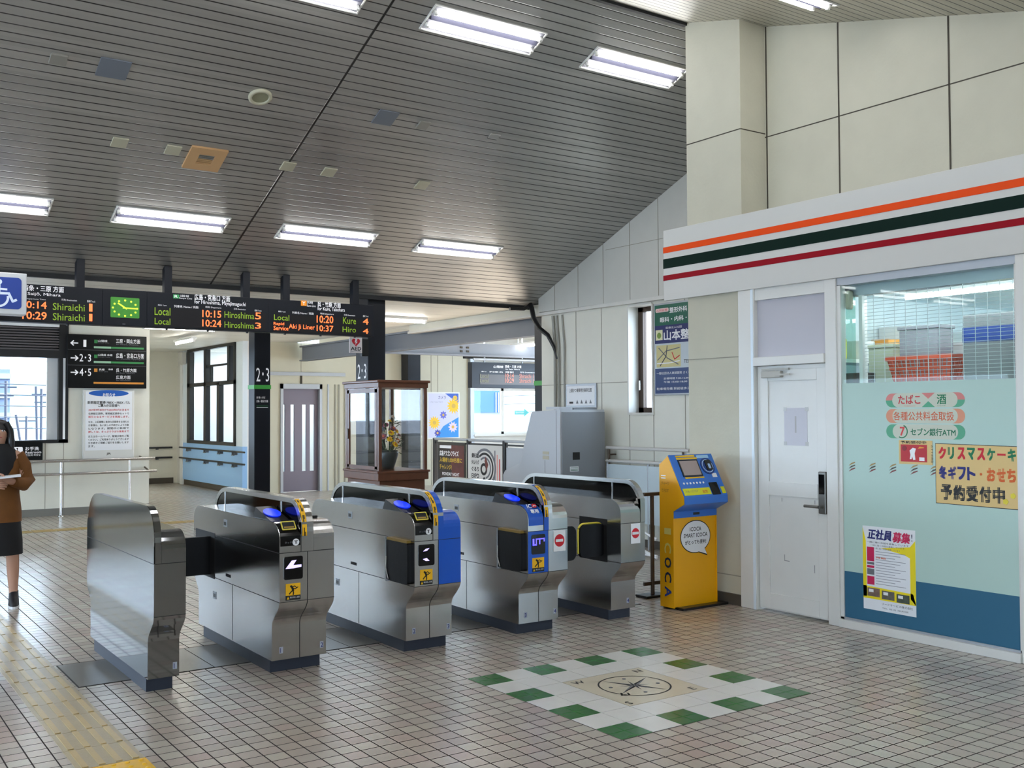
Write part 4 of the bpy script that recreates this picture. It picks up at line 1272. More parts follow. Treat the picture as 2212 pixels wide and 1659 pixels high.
glow_blue = mat('reader_glow', (10, 40, 220), 0.3, emit=(10, 50, 255), es=1.1)
lav = mat('arrow_lavender', (200, 190, 255), 0.4, emit=(196, 180, 255), es=1.3)
refl_blue = mat('reflection_blue', (110, 100, 255), 0.4, emit=(105, 95, 255), es=1.4)
ring_y = mat('slot_yellow', (226, 206, 70), 0.35)
glassd = mat('hood_glass', (9, 9, 9), 0.07, spec=0.2)
flap_m = mat('flap_fabric', (9, 9, 12), 0.5, bump=0.1, bscale=25, spec=0.25)

def gate(x0, w, hood, counters, label, side_mat=steel):
    t = thing('ticket_gate', label, 'ticket gate', (x0 + w / 2, GY + 0.8, 0), 'row of automatic ticket gates')
    fr = gp(x0)
    MB(fr).box(0.0, w - 0.03, 0.15, 1.42, 0, 0.075, plinth_m).build('plinth', t)
    q = MB(fr); q.prism(BODY, 0, w, side_mat, ax=0)
    cab = q.build('cabinet', t)
    h0, h1 = hood
    q = MB(fr)
    n = len(HOODO)
    for (xa, xb) in ((h0, h1),):
        vs = [(xa, *p) for p in HOODO] + [(xa, *p) for p in HOODI] + [(xb, *p) for p in HOODO] + [(xb, *p) for p in HOODI]
        fs = []
        for i in range(n - 1):
            fs += [(i, i + 1, n + i + 1, n + i), (2 * n + i, 3 * n + i, 3 * n + i + 1, 2 * n + i + 1), (i, 2 * n + i, 2 * n + i + 1, i + 1), (n + i, n + i + 1, 3 * n + i + 1, 3 * n + i)]
        q.add(vs, fs, steel if side_mat is steel else side_mat, False)
    for y in (0.335, 1.395):
        q.box(h0 + 0.001, h1 - 0.001, y - 0.006, y + 0.006, 0.9, 1.045, steel_bright)
    q.box(h0, h1, -0.002, 0.05, 0.75, 0.93, side_mat)
    hf = q.build('hood_frame', t)
    q = MB(fr)
    if 'solid' not in counters:
        q.prism(HOODI, h0 + 0.005, h1 - 0.005, glassd, ax=0)
    else:
        q.prism(HOODO + [(1.645, 0.84), (1.645, 0.745), (-0.004, 0.745)], h0 - 0.001, h0 + 0.004, side_mat, ax=0)
        q.prism(HOODI, h0 + 0.004, h1 - 0.005, glassd, ax=0)
    q.build('hood_panel', hf)
    # seams of the sheet-metal panels
    q = MB(fr)
    sl = [(p[0] - 0.0012, p[1]) for p in LOWP]
    for xs in counters.get('seams', ()):
        strip(q, LOWP, xs - 0.002, xs + 0.002, 0.0015, seam_m)
        q.box(xs - 0.002, xs + 0.002, -0.0015, 0.0, 0.45, 0.75, seam_m)
    q.box(0.001, w - 0.001, -0.0018, 0.0, 0.747, 0.751, seam_m)
    q.box(0.001, w - 0.001, -0.0012, 0.0, 0.449, 0.452, seam_m)
    q.box(h1 - 0.001, h1 + 0.002, -0.0015, 0.0, 0.75, 0.85, seam_m); q.box(h0 - 0.002, h0 + 0.001, -0.0015, 0.0, 0.75, 0.85, seam_m)
    q.box(-0.0012, 0.0, 0.004, 1.645, 0.747, 0.751, seam_m)
    if 'solid' not in counters:
        q.box(-0.0012, 0.0, 0.004, 1.645, 0.449, 0.453, seam_m)
        q.box(-0.0012, 0.0, 0.82, 0.824, 0.08, 0.45, seam_m)
        for (y, z) in ((0.965, 0.85), (1.18, 0.33)):
            q.box(-0.003, 0.0, y - 0.03, y + 0.03, z - 0.025, z + 0.025, alu_grey); q.box(-0.004, 0.0, y - 0.022, y + 0.022, z - 0.014, z + 0.01, black)
        for k in range(5):
            q.box(-0.002, 0.0, 0.86 + k * 0.02, 0.872 + k * 0.02, 0.49, 0.51, seam_m)
    q.build('panel_seam', cab)
    for (num, a) in counters.get('numbers', ()):
        q = MB(fr)
        q.box(a - 0.012, a + 0.012, 0.1185, 0.12, 0.115, 0.155, mat('number_tag', (178, 182, 196), 0.5))
        v = MB(lambda p, a=a: (x0 + a + p[0], GY + 0.118 - p[2], 0.12 + p[1]))
        v.text(num, -0.007, 0.0, 0.028, 0.0003, ink_navy, bold=0.02)
        q.v += v.v; k0 = len(q.f); nb = len(q.v) - len(v.v)
        for fcs in v.f:
            q.f.append(tuple(nb + k for k in fcs)); q.mi.append(q.m(ink_navy)); q.sm.append(False)
        q.build('number_tag', cab)
    # stickers, readers, displays on the front
    def front(a0, a1, z0, z1, y=-0.0016):
        return MB(lambda p: (x0 + a0 + p[0] * (a1 - a0), GY + y - p[2], z0 + p[1] * (z1 - z0)))
    if 'blue' in counters:
        for (a0, a1, kind) in counters['blue']:
            q = MB(fr)
            if kind in ('counter', 'front'):
                strip(q, [(0, 0.452), (0, 0.6), (0, 0.748)], a0, a1, 0.0012, blue_film)
            if kind == 'counter':
                strip(q, TOPF, a0, a1, 0.0012, blue_film)
            if kind == 'hood':
                strip(q, HOODO[:12], a0, a1, 0.0014, blue_film)
            q.build('blue_film', t)
    if 'tape' in counters:
        a0, a1 = counters['tape']
        q = MB(fr)
        pth = [(-0.004, 0.845), (-0.004, 0.87)] + ellarc(0.17, 0.87, 0.174, 0.198, 180, 105, 10)[1:]
        strip(q, pth, a0, a1, 0.003, warn_yellow)
        for k in (0, 1, 3, 4, 6, 7, 9):
            strip(q, pth[k:k + 2], a0 + 0.008, a1 - 0.008 - 0.006 * (k % 2), 0.0038, mat('tape_brown', (92, 70, 10), 0.5))
        q.build('warning_tape', hf)
    if 'reader' in counters:
        a0, a1, kind = counters['reader']
        q = MB(fr)
        pth = [(0, 0.79), (0, 0.83)] + ellarc(0.13, 0.83, 0.13, 0.1, 180, 90, 8)[1:] + [(0.3, 0.93), (0.46, 0.93)]
        strip(q, pth, a0, a1, 0.002, black_gloss if kind == 'slot' else blue_film)
        if kind != 'slot':
            strip(q, pth[9:], a0, a1, 0.0026, black_gloss)
        rp = q.build('reader_panel', t)
        wdg = MB(fr).prism([(0.17, 0.931), (0.43, 1.0), (0.47, 0.931)], a0 + 0.004, a1 - 0.002, black, ax=0).build('reader_wedge', rp)
        tn = math.atan2(0.069, 0.26); dy_, dz_ = math.cos(tn), math.sin(tn)
        q = MB(lambda p: (x0 + p[0], GY + 0.3 + dy_ * p[1] - dz_ * p[2], 0.9655 + dz_ * p[1] + dy_ * p[2]))
        q.disc((a0 + a1) / 2, 0.0, 0.052, 0.001, glow_blue, rb=0.075, th=0.006)
        q.ring((a0 + a1) / 2, 0.0, 0.053, 0.058, 0.004, black, sy=1.4)
        q.build('card_reader', rp)
        if kind == 'slot':
            q = MB(fcorner(x0 + (a0 + a1) / 2))
            q.prism(rr(-0.046, 0.046, 0.0, 0.062, 0.006), 0.004, 0.009, ring_y); q.prism(rr(-0.039, 0.039, 0.007, 0.055, 0.004), 0.009, 0.0095, black_matt)
            q.box(-0.032, 0.032, 0.012, 0.022, 0.0095, 0.0105, mat('slot_gold', (160, 128, 40), 0.4))
            q.build('ticket_slot', rp)
            q = front(a0, a1, 0.79, 0.85, -0.004)
            q.disc(0.76, 0.35, 0.17, 0.0, white, rb=0.36, th=0.0005); q.text('T', 0.66, 0.18, 0.34, 0.001, ink, w=0.2, bold=0.03)
            q.text('タッチ', 0.2, 0.25, 0.22, 0.001, ink_grey, w=0.36)
            q.build('touch_mark', rp)
        else:
            q = MB(fcorner(x0 + (a0 + a1) / 2))
            q.text('IC', -0.045, 0.035, 0.034, 0.004, white, bold=0.02); q.text('専用', -0.032, -0.012, 0.036, 0.004, white, w=0.07, bold=0.03)
            q.prism(rr(0.0, 0.04, 0.037, 0.068, 0.012), 0.003, 0.004, mat('mark_red', (210, 30, 40), 0.4)); q.stroke([(0.008, 0.048), (0.02, 0.055), (0.033, 0.05)], 0.006, 0.0045, white)
            q.build('reader_sign', rp)
    if 'display' in counters:
        a0, a1, kind = counters['display']
        q = MB(lambda p: (x0 + p[0], GY - p[2], p[1]))
        q.rrect(a0, a1, 0.585, 0.725, 0.012, 0.0, black_gloss, 0.004)
        dp = q.build('display', t)
        q = front(a0, a1, 0.585, 0.725, -0.0045)
        if kind == 'arrow':
            q.flat([(0.07, 0.48), (0.4, 0.82), (0.66, 0.84), (0.48, 0.62), (0.92, 0.62), (0.92, 0.52), (0.5, 0.48)], 0, lav)
        elif kind == 'bars':
            q.flat([(0.28, 0.68), (0.45, 0.8), (0.68, 0.82), (0.52, 0.7)], 0, lav); q.flat([(0.26, 0.32), (0.5, 0.36), (0.68, 0.22), (0.45, 0.22)], 0, lav)
        else:
            for (u0, u1, v0, v1) in ((0.08, 0.2, 0.45, 0.8), (0.08, 0.38, 0.45, 0.52), (0.3, 0.38, 0.45, 0.8), (0.3, 0.55, 0.74, 0.8), (0.55, 0.63, 0.5, 0.8), (0.55, 0.95, 0.74, 0.8), (0.88, 0.95, 0.62, 0.8)):
                q.box(u0, u1, v0, v1, 0, 0.0003, refl_blue)  # a blue reflection on the display, painted as glowing strokes
        q.build('display_symbol', dp)
    if 'runner' in counters:
        a0, a1 = counters['runner']
        q = front(a0, a1, 0.46, 0.56, -0.0016)
        q.box(0, 1, 0.28, 1, 0, 0.0006, warn_yellow); q.box(0, 1, 0, 0.28, 0, 0.0006, ink)
        q.disc(0.36, 0.83, 0.075, 0.0007, ink, rb=0.07, th=0.0003)
        for pts, wd_ in (([(0.42, 0.78), (0.5, 0.58)], 0.14), ([(0.42, 0.76), (0.6, 0.84), (0.72, 0.74)], 0.055), ([(0.48, 0.7), (0.66, 0.66), (0.82, 0.76)], 0.055), ([(0.5, 0.56), (0.52, 0.42), (0.5, 0.32)], 0.08), ([(0.46, 0.58), (0.34, 0.48), (0.24, 0.38)], 0.08)):
            q.stroke(pts, wd_, 0.0009, ink)
        q.flat([(0.06, 0.05), (0.24, 0.05), (0.15, 0.23)], 0.0009, yellow); q.text('飛び出し注意', 0.28, 0.1, 0.11, 0.0009, white, w=0.66)
        q.build('warning_sticker', t)
    if 'noentry' in counters:
        a0, a1 = counters['noentry']
        q = MB(lambda p: (x0 + p[0], GY - 0.0016 - p[2], p[1]))
        q.box(a0, a1, 0.59, 0.742, 0, 0.0006, white)
        c0 = (a0 + a1) / 2
        q.disc(c0, 0.668, (a1 - a0) * 0.41, 0.0006, ink_red, th=0.0003); q.box(c0 - 0.033, c0 + 0.033, 0.658, 0.678, 0.0009, 0.0012, white)
        q.build('no_entry_sticker', t)
    for (a, kind) in counters.get('flaps', ()):
        q = MB(fr)
        if kind == 'closed_left':       # leaf reaching out to the left, closing the lane
            L = counters.get('leaf', 0.27)
            q.prism(rr(-L, 0.01, 0.463, 0.73, 0.012), 1.27, 1.31, flap_m, ax=1)
            q.box(-0.002, 0, 1.18, 1.6, 0.44, 0.76, black_matt)
        elif kind == 'closed_right':
            L = counters.get('leaf', 0.27)
            q.prism(rr(w - 0.01, w + L, 0.463, 0.73, 0.012), 1.27, 1.31, flap_m, ax=1)
        elif kind == 'leaf_left':
            q.prism(rr(-0.235, 0.01, 0.485, 0.735, 0.05), 0.20, 0.235, flap_m, ax=1)
            pts = rr(-0.243, 0.0, 0.477, 0.743, 0.056)
            q.tube([(p[0], 0.217, p[1]) for p in pts[6:23]], 0.008, ring_y, 6)
            q.box(-0.003, 0, 0.16, 0.5, 0.44, 0.77, black_matt)
        elif kind == 'leaf_right':
            q.prism(rr(w - 0.01, w + 0.24, 0.475, 0.735, 0.05), 0.20, 0.235, flap_m, ax=1)
        else:                           # folded flat against the side, lane open
            q.prism(rr(0.045, 0.345, 0.462, 0.735, 0.02), -0.03, 0.0, flap_m, ax=0)
            q.box(-0.032, 0, 0.05, 0.33, 0.735, 0.752, mat('flap_edge', (150, 122, 50), 0.5)); q.box(-0.034, 0, 0.34, 0.352, 0.45, 0.75, alu_grey)
            q.tube([(-0.033, 0.34, 0.62), (-0.033, 0.345, 0.54), (-0.033, 0.31, 0.47)], 0.004, alu, 6)
        q.build('flap', t)
    for (xa, xb) in counters.get('pads', ()):
        q = MB(fr); q.box(xa, xb, 0.2, 0.29, 0.93, 0.944, black, 0.005); q.box(xa + 0.01, xb - 0.01, 1.12, 1.3, 0.93, 0.937, black_gloss)
        q.build('counter_pad', t)
    return t
gate(1.65, 0.18, (0.0, 0.04), {'solid': 1, 'seams': (), 'numbers': (('1', 0.155),), 'flaps': ((0, 'closed_right'),), 'leaf': 0.28},
     'leftmost ticket gate, a slim one with a mirror-like steel side', mirror_steel)
gate(2.397, 0.36, (0.14, 0.22), {'seams': (0.182,), 'numbers': (('1', 0.06), ('2', 0.33)), 'reader': (0.006, 0.135, 'slot'), 'display': (0.028, 0.15, 'arrow'), 'runner': (0.04, 0.135),
     'tape': (0.146, 0.176), 'flaps': ((0, 'closed_left'),), 'leaf': 0.28, 'pads': ((0.24, 0.34),)},
     'ticket gate with a lavender arrow display and plain steel front')
gate(3.335, 0.357, (0.14, 0.22), {'seams': (0.182,), 'numbers': (('2', 0.06), ('3', 0.33)), 'reader': (0.006, 0.135, 'slot'), 'display': (0.028, 0.15, 'bars'), 'runner': (0.04, 0.135),
     'tape': (0.146, 0.176), 'flaps': ((0, 'folded'),), 'blue': ((0.22, 0.357, 'counter'), (0.18, 0.22, 'front'), (0.18, 0.22, 'hood')), 'pads': ((0.24, 0.34),)},
     'middle ticket gate, right half of its front covered in blue')
gate(4.257, 0.355, (0.14, 0.215), {'seams': (0.178,), 'numbers': (('3', 0.06), ('4', 0.325)), 'reader': (0.006, 0.135, 'ic'), 'display': (0.028, 0.15, 'glyph'), 'runner': (0.035, 0.14),
     'tape': (0.146, 0.176), 'flaps': ((0, 'folded'), (0, 'leaf_right')), 'blue': ((0.0, 0.178, 'front'), (0.14, 0.18, 'hood')), 'noentry': (0.225, 0.335), 'pads': ((0.235, 0.335),)},
     'ticket gate with blue left front, IC reader sign and a no entry sticker')
gate(5.125, 0.245, (0.2, 0.245), {'seams': (), 'numbers': (('4', 0.17),), 'flaps': ((0, 'leaf_left'),), 'noentry': (0.1, 0.195)},
     'rightmost ticket gate with a no entry sticker and a yellow-edged black flap')

# ================================================================ CARD MACHINE
mx0, mx1 = 5.785, 6.28
t = thing('card_machine', 'yellow and blue smart card charging machine against the pier', 'card machine', ((mx0 + mx1) / 2, 6.12, 0))
MB().box(mx0 + 0.04, mx1 + 0.06, 5.98, 6.22, 0, 0.02, black, 0.004).build('base_plate', t)
prof = [(6.207, 0.02), (6.207, 1.168), (6.174, 1.19), (6.115, 1.225), (5.935, 0.90), (5.935, 0.86), (6.055, 0.79), (6.055, 0.02)]
q = MB().prism(prof, mx0 + 0.012, mx1 - 0.012, icoca_y, ax=0); q.build('cabinet', t)
sidep = [(6.207, 0.015), (6.207, 1.168), (6.174, 1.19), (6.108, 1.24), (5.926, 0.912), (5.924, 0.858), (6.048, 0.794), (6.048, 0.015)]
q = MB().prism(sidep, mx0, mx0 + 0.012, icoca_y, ax=0)
e = MB(FX(mx0 - 0.0012, 6.207, 0))
e.box(0.02, 0.06, 1.075, 1.082, 0, 0.001, white); e.box(0.02, 0.06, 1.055, 1.061, 0, 0.001, white)
sp_ = q.build('side_panel', t)
for i, (ch, m_) in enumerate(zip('ICOCA', (mat('letter_cream', (236, 214, 120), 0.5), mat('letter_cream'), mat('letter_navy', (28, 40, 70), 0.5), mat('letter_navy'), mat('letter_blue', (26, 60, 150), 0.5)))):
    if i == 0:
        e = MB(FX(mx0 - 0.001, 6.207, 0))
    e.text(ch, 0.055, 0.655 - i * 0.118, 0.078, 0.0012, m_, w=0.085 if ch != 'I' else 0.05, bold=0.03, rot=-math.pi / 2)
e.text('チャージ', 0.025, 1.0, 0.03, 0.0012, mat('letter_brown', (140, 92, 20), 0.5), w=0.09); e.text('できます', 0.025, 0.945, 0.028, 0.0012, mat('letter_brown'), w=0.085)
for (z) in (1.0555, 1.0755):
    e.box(0.022, 0.075, z, z + 0.007, 0, 0.001, white)
e.build('side_lettering', sp_)
MB().prism([(p[0], p[1]) for p in sidep], mx1 - 0.012, mx1, icoca_y, ax=0).build('side_panel', t)
conp = [(6.103, 1.246), (5.919, 0.914), (5.915, 0.857), (5.925, 0.85), (6.044, 0.79), (6.044, 0.737), (6.06, 0.737), (6.06, 0.80), (5.95, 0.865), (5.94, 0.905), (6.12, 1.236)]
con = MB().prism(conp, mx0 + 0.004, mx1 - 0.004, icoca_b, ax=0).build('console', t)
sl = math.hypot(0.184, 0.332)
dy, dz = 0.184 / sl, 0.332 / sl
def SLP(p):
    return (mx0 + 0.004 + p[0], 5.919 + dy * p[1] - dz * p[2], 0.914 + dz * p[1] + dy * p[2])
WC, HC = 0.487, sl
q = MB(SLP)
q.box(0.15 * WC, 0.60 * WC, 0.47 * HC, 0.87 * HC, 0, 0.006, black); q.box(0.175 * WC, 0.575 * WC, 0.5 * HC, 0.84 * HC, 0.006, 0.0065, mat('screen_grey', (150, 136, 132), 0.15, emit=(150, 132, 128), es=0.15))
q.build('screen', con)
q = MB(SLP)
q.box(0.14 * WC, 0.58 * WC, 0.94 * HC, 0.98 * HC, 0, 0.002, yellow); q.box(0.14 * WC, 0.62 * WC, 0.885 * HC, 0.925 * HC, 0, 0.002, yellow); q.box(0.18 * WC, 0.62 * WC, 0.43 * HC, 0.46 * HC, 0, 0.002, yellow)
q.box(0.02 * WC, 0.64 * WC, 0.04 * HC, 0.2 * HC, 0, 0.002, mat('label_lime', (226, 222, 20), 0.4)); q.box(0.9 * WC, 0.985 * WC, 0.04 * HC, 0.2 * HC, 0, 0.002, mat('label_lime'))
q.text('ご利用いただけます', 0.05 * WC, 0.1 * HC, 0.022, 0.0025, ink_grey, w=0.3 * WC); q.text('紙幣', 0.45 * WC, 0.07 * HC, 0.03, 0.0025, ink_red, w=0.12 * WC)
q.box(0.82 * WC, 0.93 * WC, 0.43 * HC, 0.53 * HC, 0, 0.002, white); q.box(0.62 * WC, 0.9 * WC, 0.9 * HC, 0.97 * HC, 0, 0.002, mat('sky_label', (170, 214, 244), 0.4))
for k in range(7):
    q.disc((0.1 + k * 0.075) * WC, 0.32 * HC, 0.009, 0, white, th=0.002)
q.build('label', con)
q = MB(SLP)
q.disc(0.79 * WC, 0.7 * HC, 0.074, 0, icoca_bd, th=0.006); q.ring(0.79 * WC, 0.7 * HC, 0.052, 0.06, 0.0065, mat('pale_ring', (170, 200, 236), 0.4))
q.prism(rr(0.745 * WC, 0.885 * WC, 0.6 * HC, 0.84 * HC, 0.01), 0.006, 0.012, black); q.prism(rr(0.79 * WC, 0.845 * WC, 0.63 * HC, 0.75 * HC, 0.008), 0.012, 0.013, mat('pale_ring'))
q.build('card_holder', con)
q = MB(SLP); q.prism(rr(0.66 * WC, 0.85 * WC, 0.02 * HC, 0.31 * HC, 0.006), 0, 0.005, black_gloss); q.build('note_slot', con)
q = MB(FY(mx0, 6.044, 0)); q.box(0.22, 0.29, 0.755, 0.775, 0, 0.002, black); q.box(0.2, 0.28, 0.868, 0.874, 0.12, 0.121, black); q.build('receipt_slot', t)
q = MB(FY(mx0, 6.055, 0))
c0, z0 = 0.253, 0.575
q.disc(c0, z0, 0.172, 0.001, ink, rb=0.135, n=40, th=0.001); q.flat([(c0 + 0.1, z0 - 0.09), (c0 + 0.135, z0 - 0.165), (c0 + 0.02, z0 - 0.128)], 0.0015, ink)
q.disc(c0, z0, 0.165, 0.002, white, rb=0.128, n=40, th=0.0006); q.flat([(c0 + 0.095, z0 - 0.09), (c0 + 0.128, z0 - 0.152), (c0 + 0.02, z0 - 0.12)], 0.0027, white)
q.text('ICOCA', c0, z0 + 0.045, 0.034, 0.003, ink, w=0.13, bold=0.01, align='c'); q.text('SMART ICOCA', c0, z0 - 0.005, 0.034, 0.003, ink, w=0.27, bold=0.01, align='c'); q.text('がとっても便利!', c0, z0 - 0.062, 0.036, 0.003, ink, w=0.24, bold=0.015, align='c')
q.build('speech_bubble', t)

# ================================================================ FENCE, SCREENS, WALL RAIL, FARE MACHINE
t = thing('barrier_fence', 'brown metal barrier between the rightmost gate and the card machine', 'fence', (6.08, 6.62, 0))
MB().box(5.98, 6.75, 6.6, 6.64, 0.87, 0.9, brown_metal, 0.005).build('top_rail', t)
MB().tube([(6.08, 6.62, 0.02), (6.08, 6.62, 0.87)], 0.018, brown_metal).build('post', t); MB().tube([(6.72, 6.62, 0.0), (6.72, 6.62, 0.87)], 0.018, brown_metal).build('post', t)
MB().box(5.98, 6.75, 6.61, 6.63, 0.1, 0.13, brown_metal).build('lower_rail', t)
MB().box(5.95, 6.2, 6.55, 6.7, 0, 0.02, black, 0.005).build('base_plate', t)
t = thing('screen_panel', 'pale frosted screen panel in front of the right wall, behind the card machine', 'screen', (8.05, 9.0, 0))
MB().box(8.04, 8.06, 8.1, 9.55, 0.3, 0.97, mat('pale_screen', (196, 210, 216), 0.3)).build('panel', t)
for y in (8.1, 8.82, 9.55):
    MB().tube([(8.05, y, 0), (8.05, y, 0.99)], 0.015, alu_grey).build('post', t)
t = thing('folded_stand', 'white tubular stand with diagonal bars low behind the barrier fence', 'stand', (7.7, 8.6, 0))
for (a, b2) in (((7.6, 8.9, 0.02), (7.6, 8.9, 0.42)), ((7.6, 8.9, 0.42), (7.6, 8.2, 0.22)), ((7.6, 8.9, 0.22), (7.6, 8.2, 0.02)), ((7.6, 8.9, 0.04), (7.6, 8.2, 0.04)), ((7.8, 8.9, 0.02), (7.8, 8.9, 0.3)), ((7.6, 8.9, 0.1), (7.8, 8.9, 0.1))):
    MB().tube([a, b2], 0.014, white_paint).build('bar', t)
t = thing('wall_handrail', 'double steel handrail along the right wall beside the grey machine', 'handrail', (8.1, 8.9, 0))
for z in (1.165, 1.005):
    MB().tube([(8.1, 8.2, z), (8.1, 9.62, z)], 0.021, mat('rail_satin', (206, 204, 200), 0.3)).build('rail', t)
for y in (8.3, 9.58):
    MB().tube([(8.1, y, 0), (8.1, y, 1.15)], 0.016, brown_metal).build('post', t)
    MB().tube([(8.1, y, 1.08), (8.21, y, 1.08)], 0.01, brown_metal).build('bracket', t)
t = thing('fare_machine', 'tall grey fare machine seen from its back beside the right wall', 'fare machine', (7.75, 10.1, 0))
pf = [(9.64, 0), (9.64, 1.63), (10.2, 1.61), (10.23, 1.58), (10.475, 0.965), (10.8, 0.86), (10.85, 0.8), (10.85, 0)]
MB().prism(pf, 7.4, 8.08, grey_mach, ax=0).build('cabinet', t)
MB().box(7.42, 8.075, 9.625, 9.642, 0.02, 1.6, grey_mach_shade, 0.003).build('back_panel', t)
q = MB(); q.box(7.4, 7.6, 9.66, 9.92, 1.63, 1.665, grey_mach); q.box(7.62, 7.98, 9.66, 9.9, 1.63, 1.65, grey_mach_shade); q.build('top_box', t)
q = MB(FY(0, 9.625, 0)); q.box(7.575, 7.68, 1.03, 1.12, 0, 0.003, black); q.build('vent_square', t)
q = MB(FY(0, 9.625, 0)); q.box(7.53, 7.66, 0.89, 0.95, 0, 0.002, paper)
for k in range(3): q.box(7.54, 7.65, 0.9 + k * 0.016, 0.905 + k * 0.016, 0.002, 0.0025, ink_green)
q.build('label', t)
q = MB(FX(7.4, 0, 0)); q.box(-9.99, -9.865, 1.09, 1.125, 0, 0.004, mat('vent_beige2', (190, 184, 164), 0.5)); q.box(-9.99, -9.865, 1.03, 1.075, 0, 0.004, mat('vent_beige2')); q.box(-9.72, -9.715, 0.05, 1.62, 0, 0.002, ink_grey); q.box(-9.95, -9.945, 0.05, 1.02, 0, 0.002, ink_grey)
q.build('vents', t)
t = thing('cable_conduit', 'thin grey conduits running down the right wall behind the grey machine', 'conduit', (8.19, 10.7, 1.6))
for (y, r) in ((10.78, 0.02), (10.7, 0.017), (10.58, 0.012)):
    MB().tube([(8.195, y, 0.9), (8.195, y, 2.5), (8.2, y + 0.02, 2.6), (8.2, y + 0.05, 2.88)], r, mat('conduit_grey', (150, 148, 140), 0.5), 8).build('pipe', t)
t = thing('cable_bundle', 'thick black cable bundle curving down the right wall from the ceiling', 'cables', (8.1, 10.9, 2.8))
MB().tube([(8.1, 11.2, 3.06), (8.08, 11.14, 3.0), (8.08, 11.1, 2.86), (8.09, 10.98, 2.72), (8.11, 10.82, 2.62), (8.13, 10.72, 2.46), (8.135, 10.66, 2.3)], [0.035, 0.035, 0.034, 0.032, 0.03, 0.024, 0.012], black, 10).build('sheath', t)
MB().tube([(7.8, 11.26, 2.99), (8.02, 11.24, 3.0), (8.1, 11.2, 3.05)], 0.025, black, 8).build('branch', t)
q = MB(FX(8.215, 0, 0))
q.box(-10.56, -9.935, 1.655, 1.965, 0, 0.018, alu_grey, 0.004); q.box(-10.53, -9.965, 1.685, 1.935, 0.018, 0.019, paper)
q.text('上屋かつ乗降特別乗車位置', -10.48, 1.855, 0.05, 0.0195, ink, w=0.46, bold=0.01)
q.box(-10.48, -10.4, 1.71, 1.735, 0.019, 0.0195, ink)
for k in range(4):
    a = -10.34 + k * 0.09
    q.flat([(a, 1.71), (a + 0.05, 1.71), (a + 0.025, 1.76)], 0.0195, ink_grey)
tag(q.build('notice_board', loc=(8.215, 10.25, 1.81)), 'white framed notice on the right wall above the grey machine', 'notice')
# clinic advertisement, partly hidden by the pier
q = MB(FX(8.215, 0, 0))
a0, a1 = -8.862, -7.95
q.box(a0, a1, 1.79, 2.86, 0, 0.02, alu_grey, 0.004)
q.box(a0 + 0.015, a1 - 0.015, 2.6, 2.84, 0.02, 0.0205, mat('ad_green', (0, 92, 70), 0.4)); q.box(a0 + 0.015, a1 - 0.015, 2.39, 2.6, 0.02, 0.0205, mat('ad_navy', (22, 34, 96), 0.4))
q.box(a0 + 0.015, a1 - 0.015, 2.1, 2.39, 0.02, 0.0205, mat('ad_pale', (196, 206, 212), 0.5)); q.box(a0 + 0.015, a1 - 0.015, 1.81, 2.1, 0.02, 0.0205, mat('ad_blue', (28, 58, 110), 0.4))
q.rrect(a0 + 0.03, a0 + 0.25, 2.755, 2.8, 0.018, 0.0206, mat('ad_peach', (232, 200, 196), 0.5), 0.0004); q.text('入院設備', a0 + 0.045, 2.765, 0.026, 0.0212, ink_red, w=0.18)
q.text('整形外科・', a0 + 0.265, 2.735, 0.065, 0.0208, white, w=0.33, bold=0.02); q.text('眼科・内科・麻酔科', a0 + 0.105, 2.635, 0.06, 0.0208, white, w=0.7, bold=0.02)
q.box(a0 + 0.03, a0 + 0.145, 2.43, 2.55, 0.0205, 0.021, mat('ad_cream', (226, 222, 180), 0.5)); q.disc(a0 + 0.087, 2.485, 0.035, 0.021, mat('ad_logo', (120, 150, 60), 0.5), th=0.0004)
q.text('医療法人社団', a0 + 0.2, 2.555, 0.025, 0.0208, white, w=0.26); q.text('山本整形', a0 + 0.165, 2.42, 0.12, 0.0208, white, w=0.56, bold=0.02)
q.box(a0 + 0.04, a0 + 0.44, 2.115, 2.37, 0.0205, 0.021, mat('ad_map', (206, 196, 140), 0.5))
for pts, m_ in (([(0.06, 2.2), (0.2, 2.3), (0.42, 2.33)], ink_grey), ([(0.08, 2.34), (0.22, 2.22), (0.4, 2.14)], ink_grey), ([(0.22, 2.36), (0.2, 2.24), (0.1, 2.13)], navy), ([(0.3, 2.28), (0.34, 2.2), (0.42, 2.24)], ink_red), ([(0.05, 2.16), (0.25, 2.16), (0.42, 2.18)], white)):
    q.stroke([(a0 + p[0], p[1]) for p in pts], 0.012, 0.0212, m_)
q.text('TEL', a0 + 0.49, 2.15, 0.04, 0.0212, ink); q.text('一般社団法人東部医院 さくら', a0 + 0.04, 2.03, 0.03, 0.0208, white, w=0.55); q.text('診療時間 9:00-12:30', a0 + 0.16, 1.97, 0.025, 0.0208, white, w=0.4); q.text('午後 15:00-18:00', a0 + 0.16, 1.93, 0.025, 0.0208, white, w=0.38); q.text('駐車場完備 駅前徒歩三分', a0 + 0.04, 1.85, 0.03, 0.0208, white, w=0.6)
tag(q.build('clinic_advertisement', loc=(8.215, 8.4, 2.3)), 'green and navy clinic advertisement with a small map, cut off by the pier', 'advertisement')

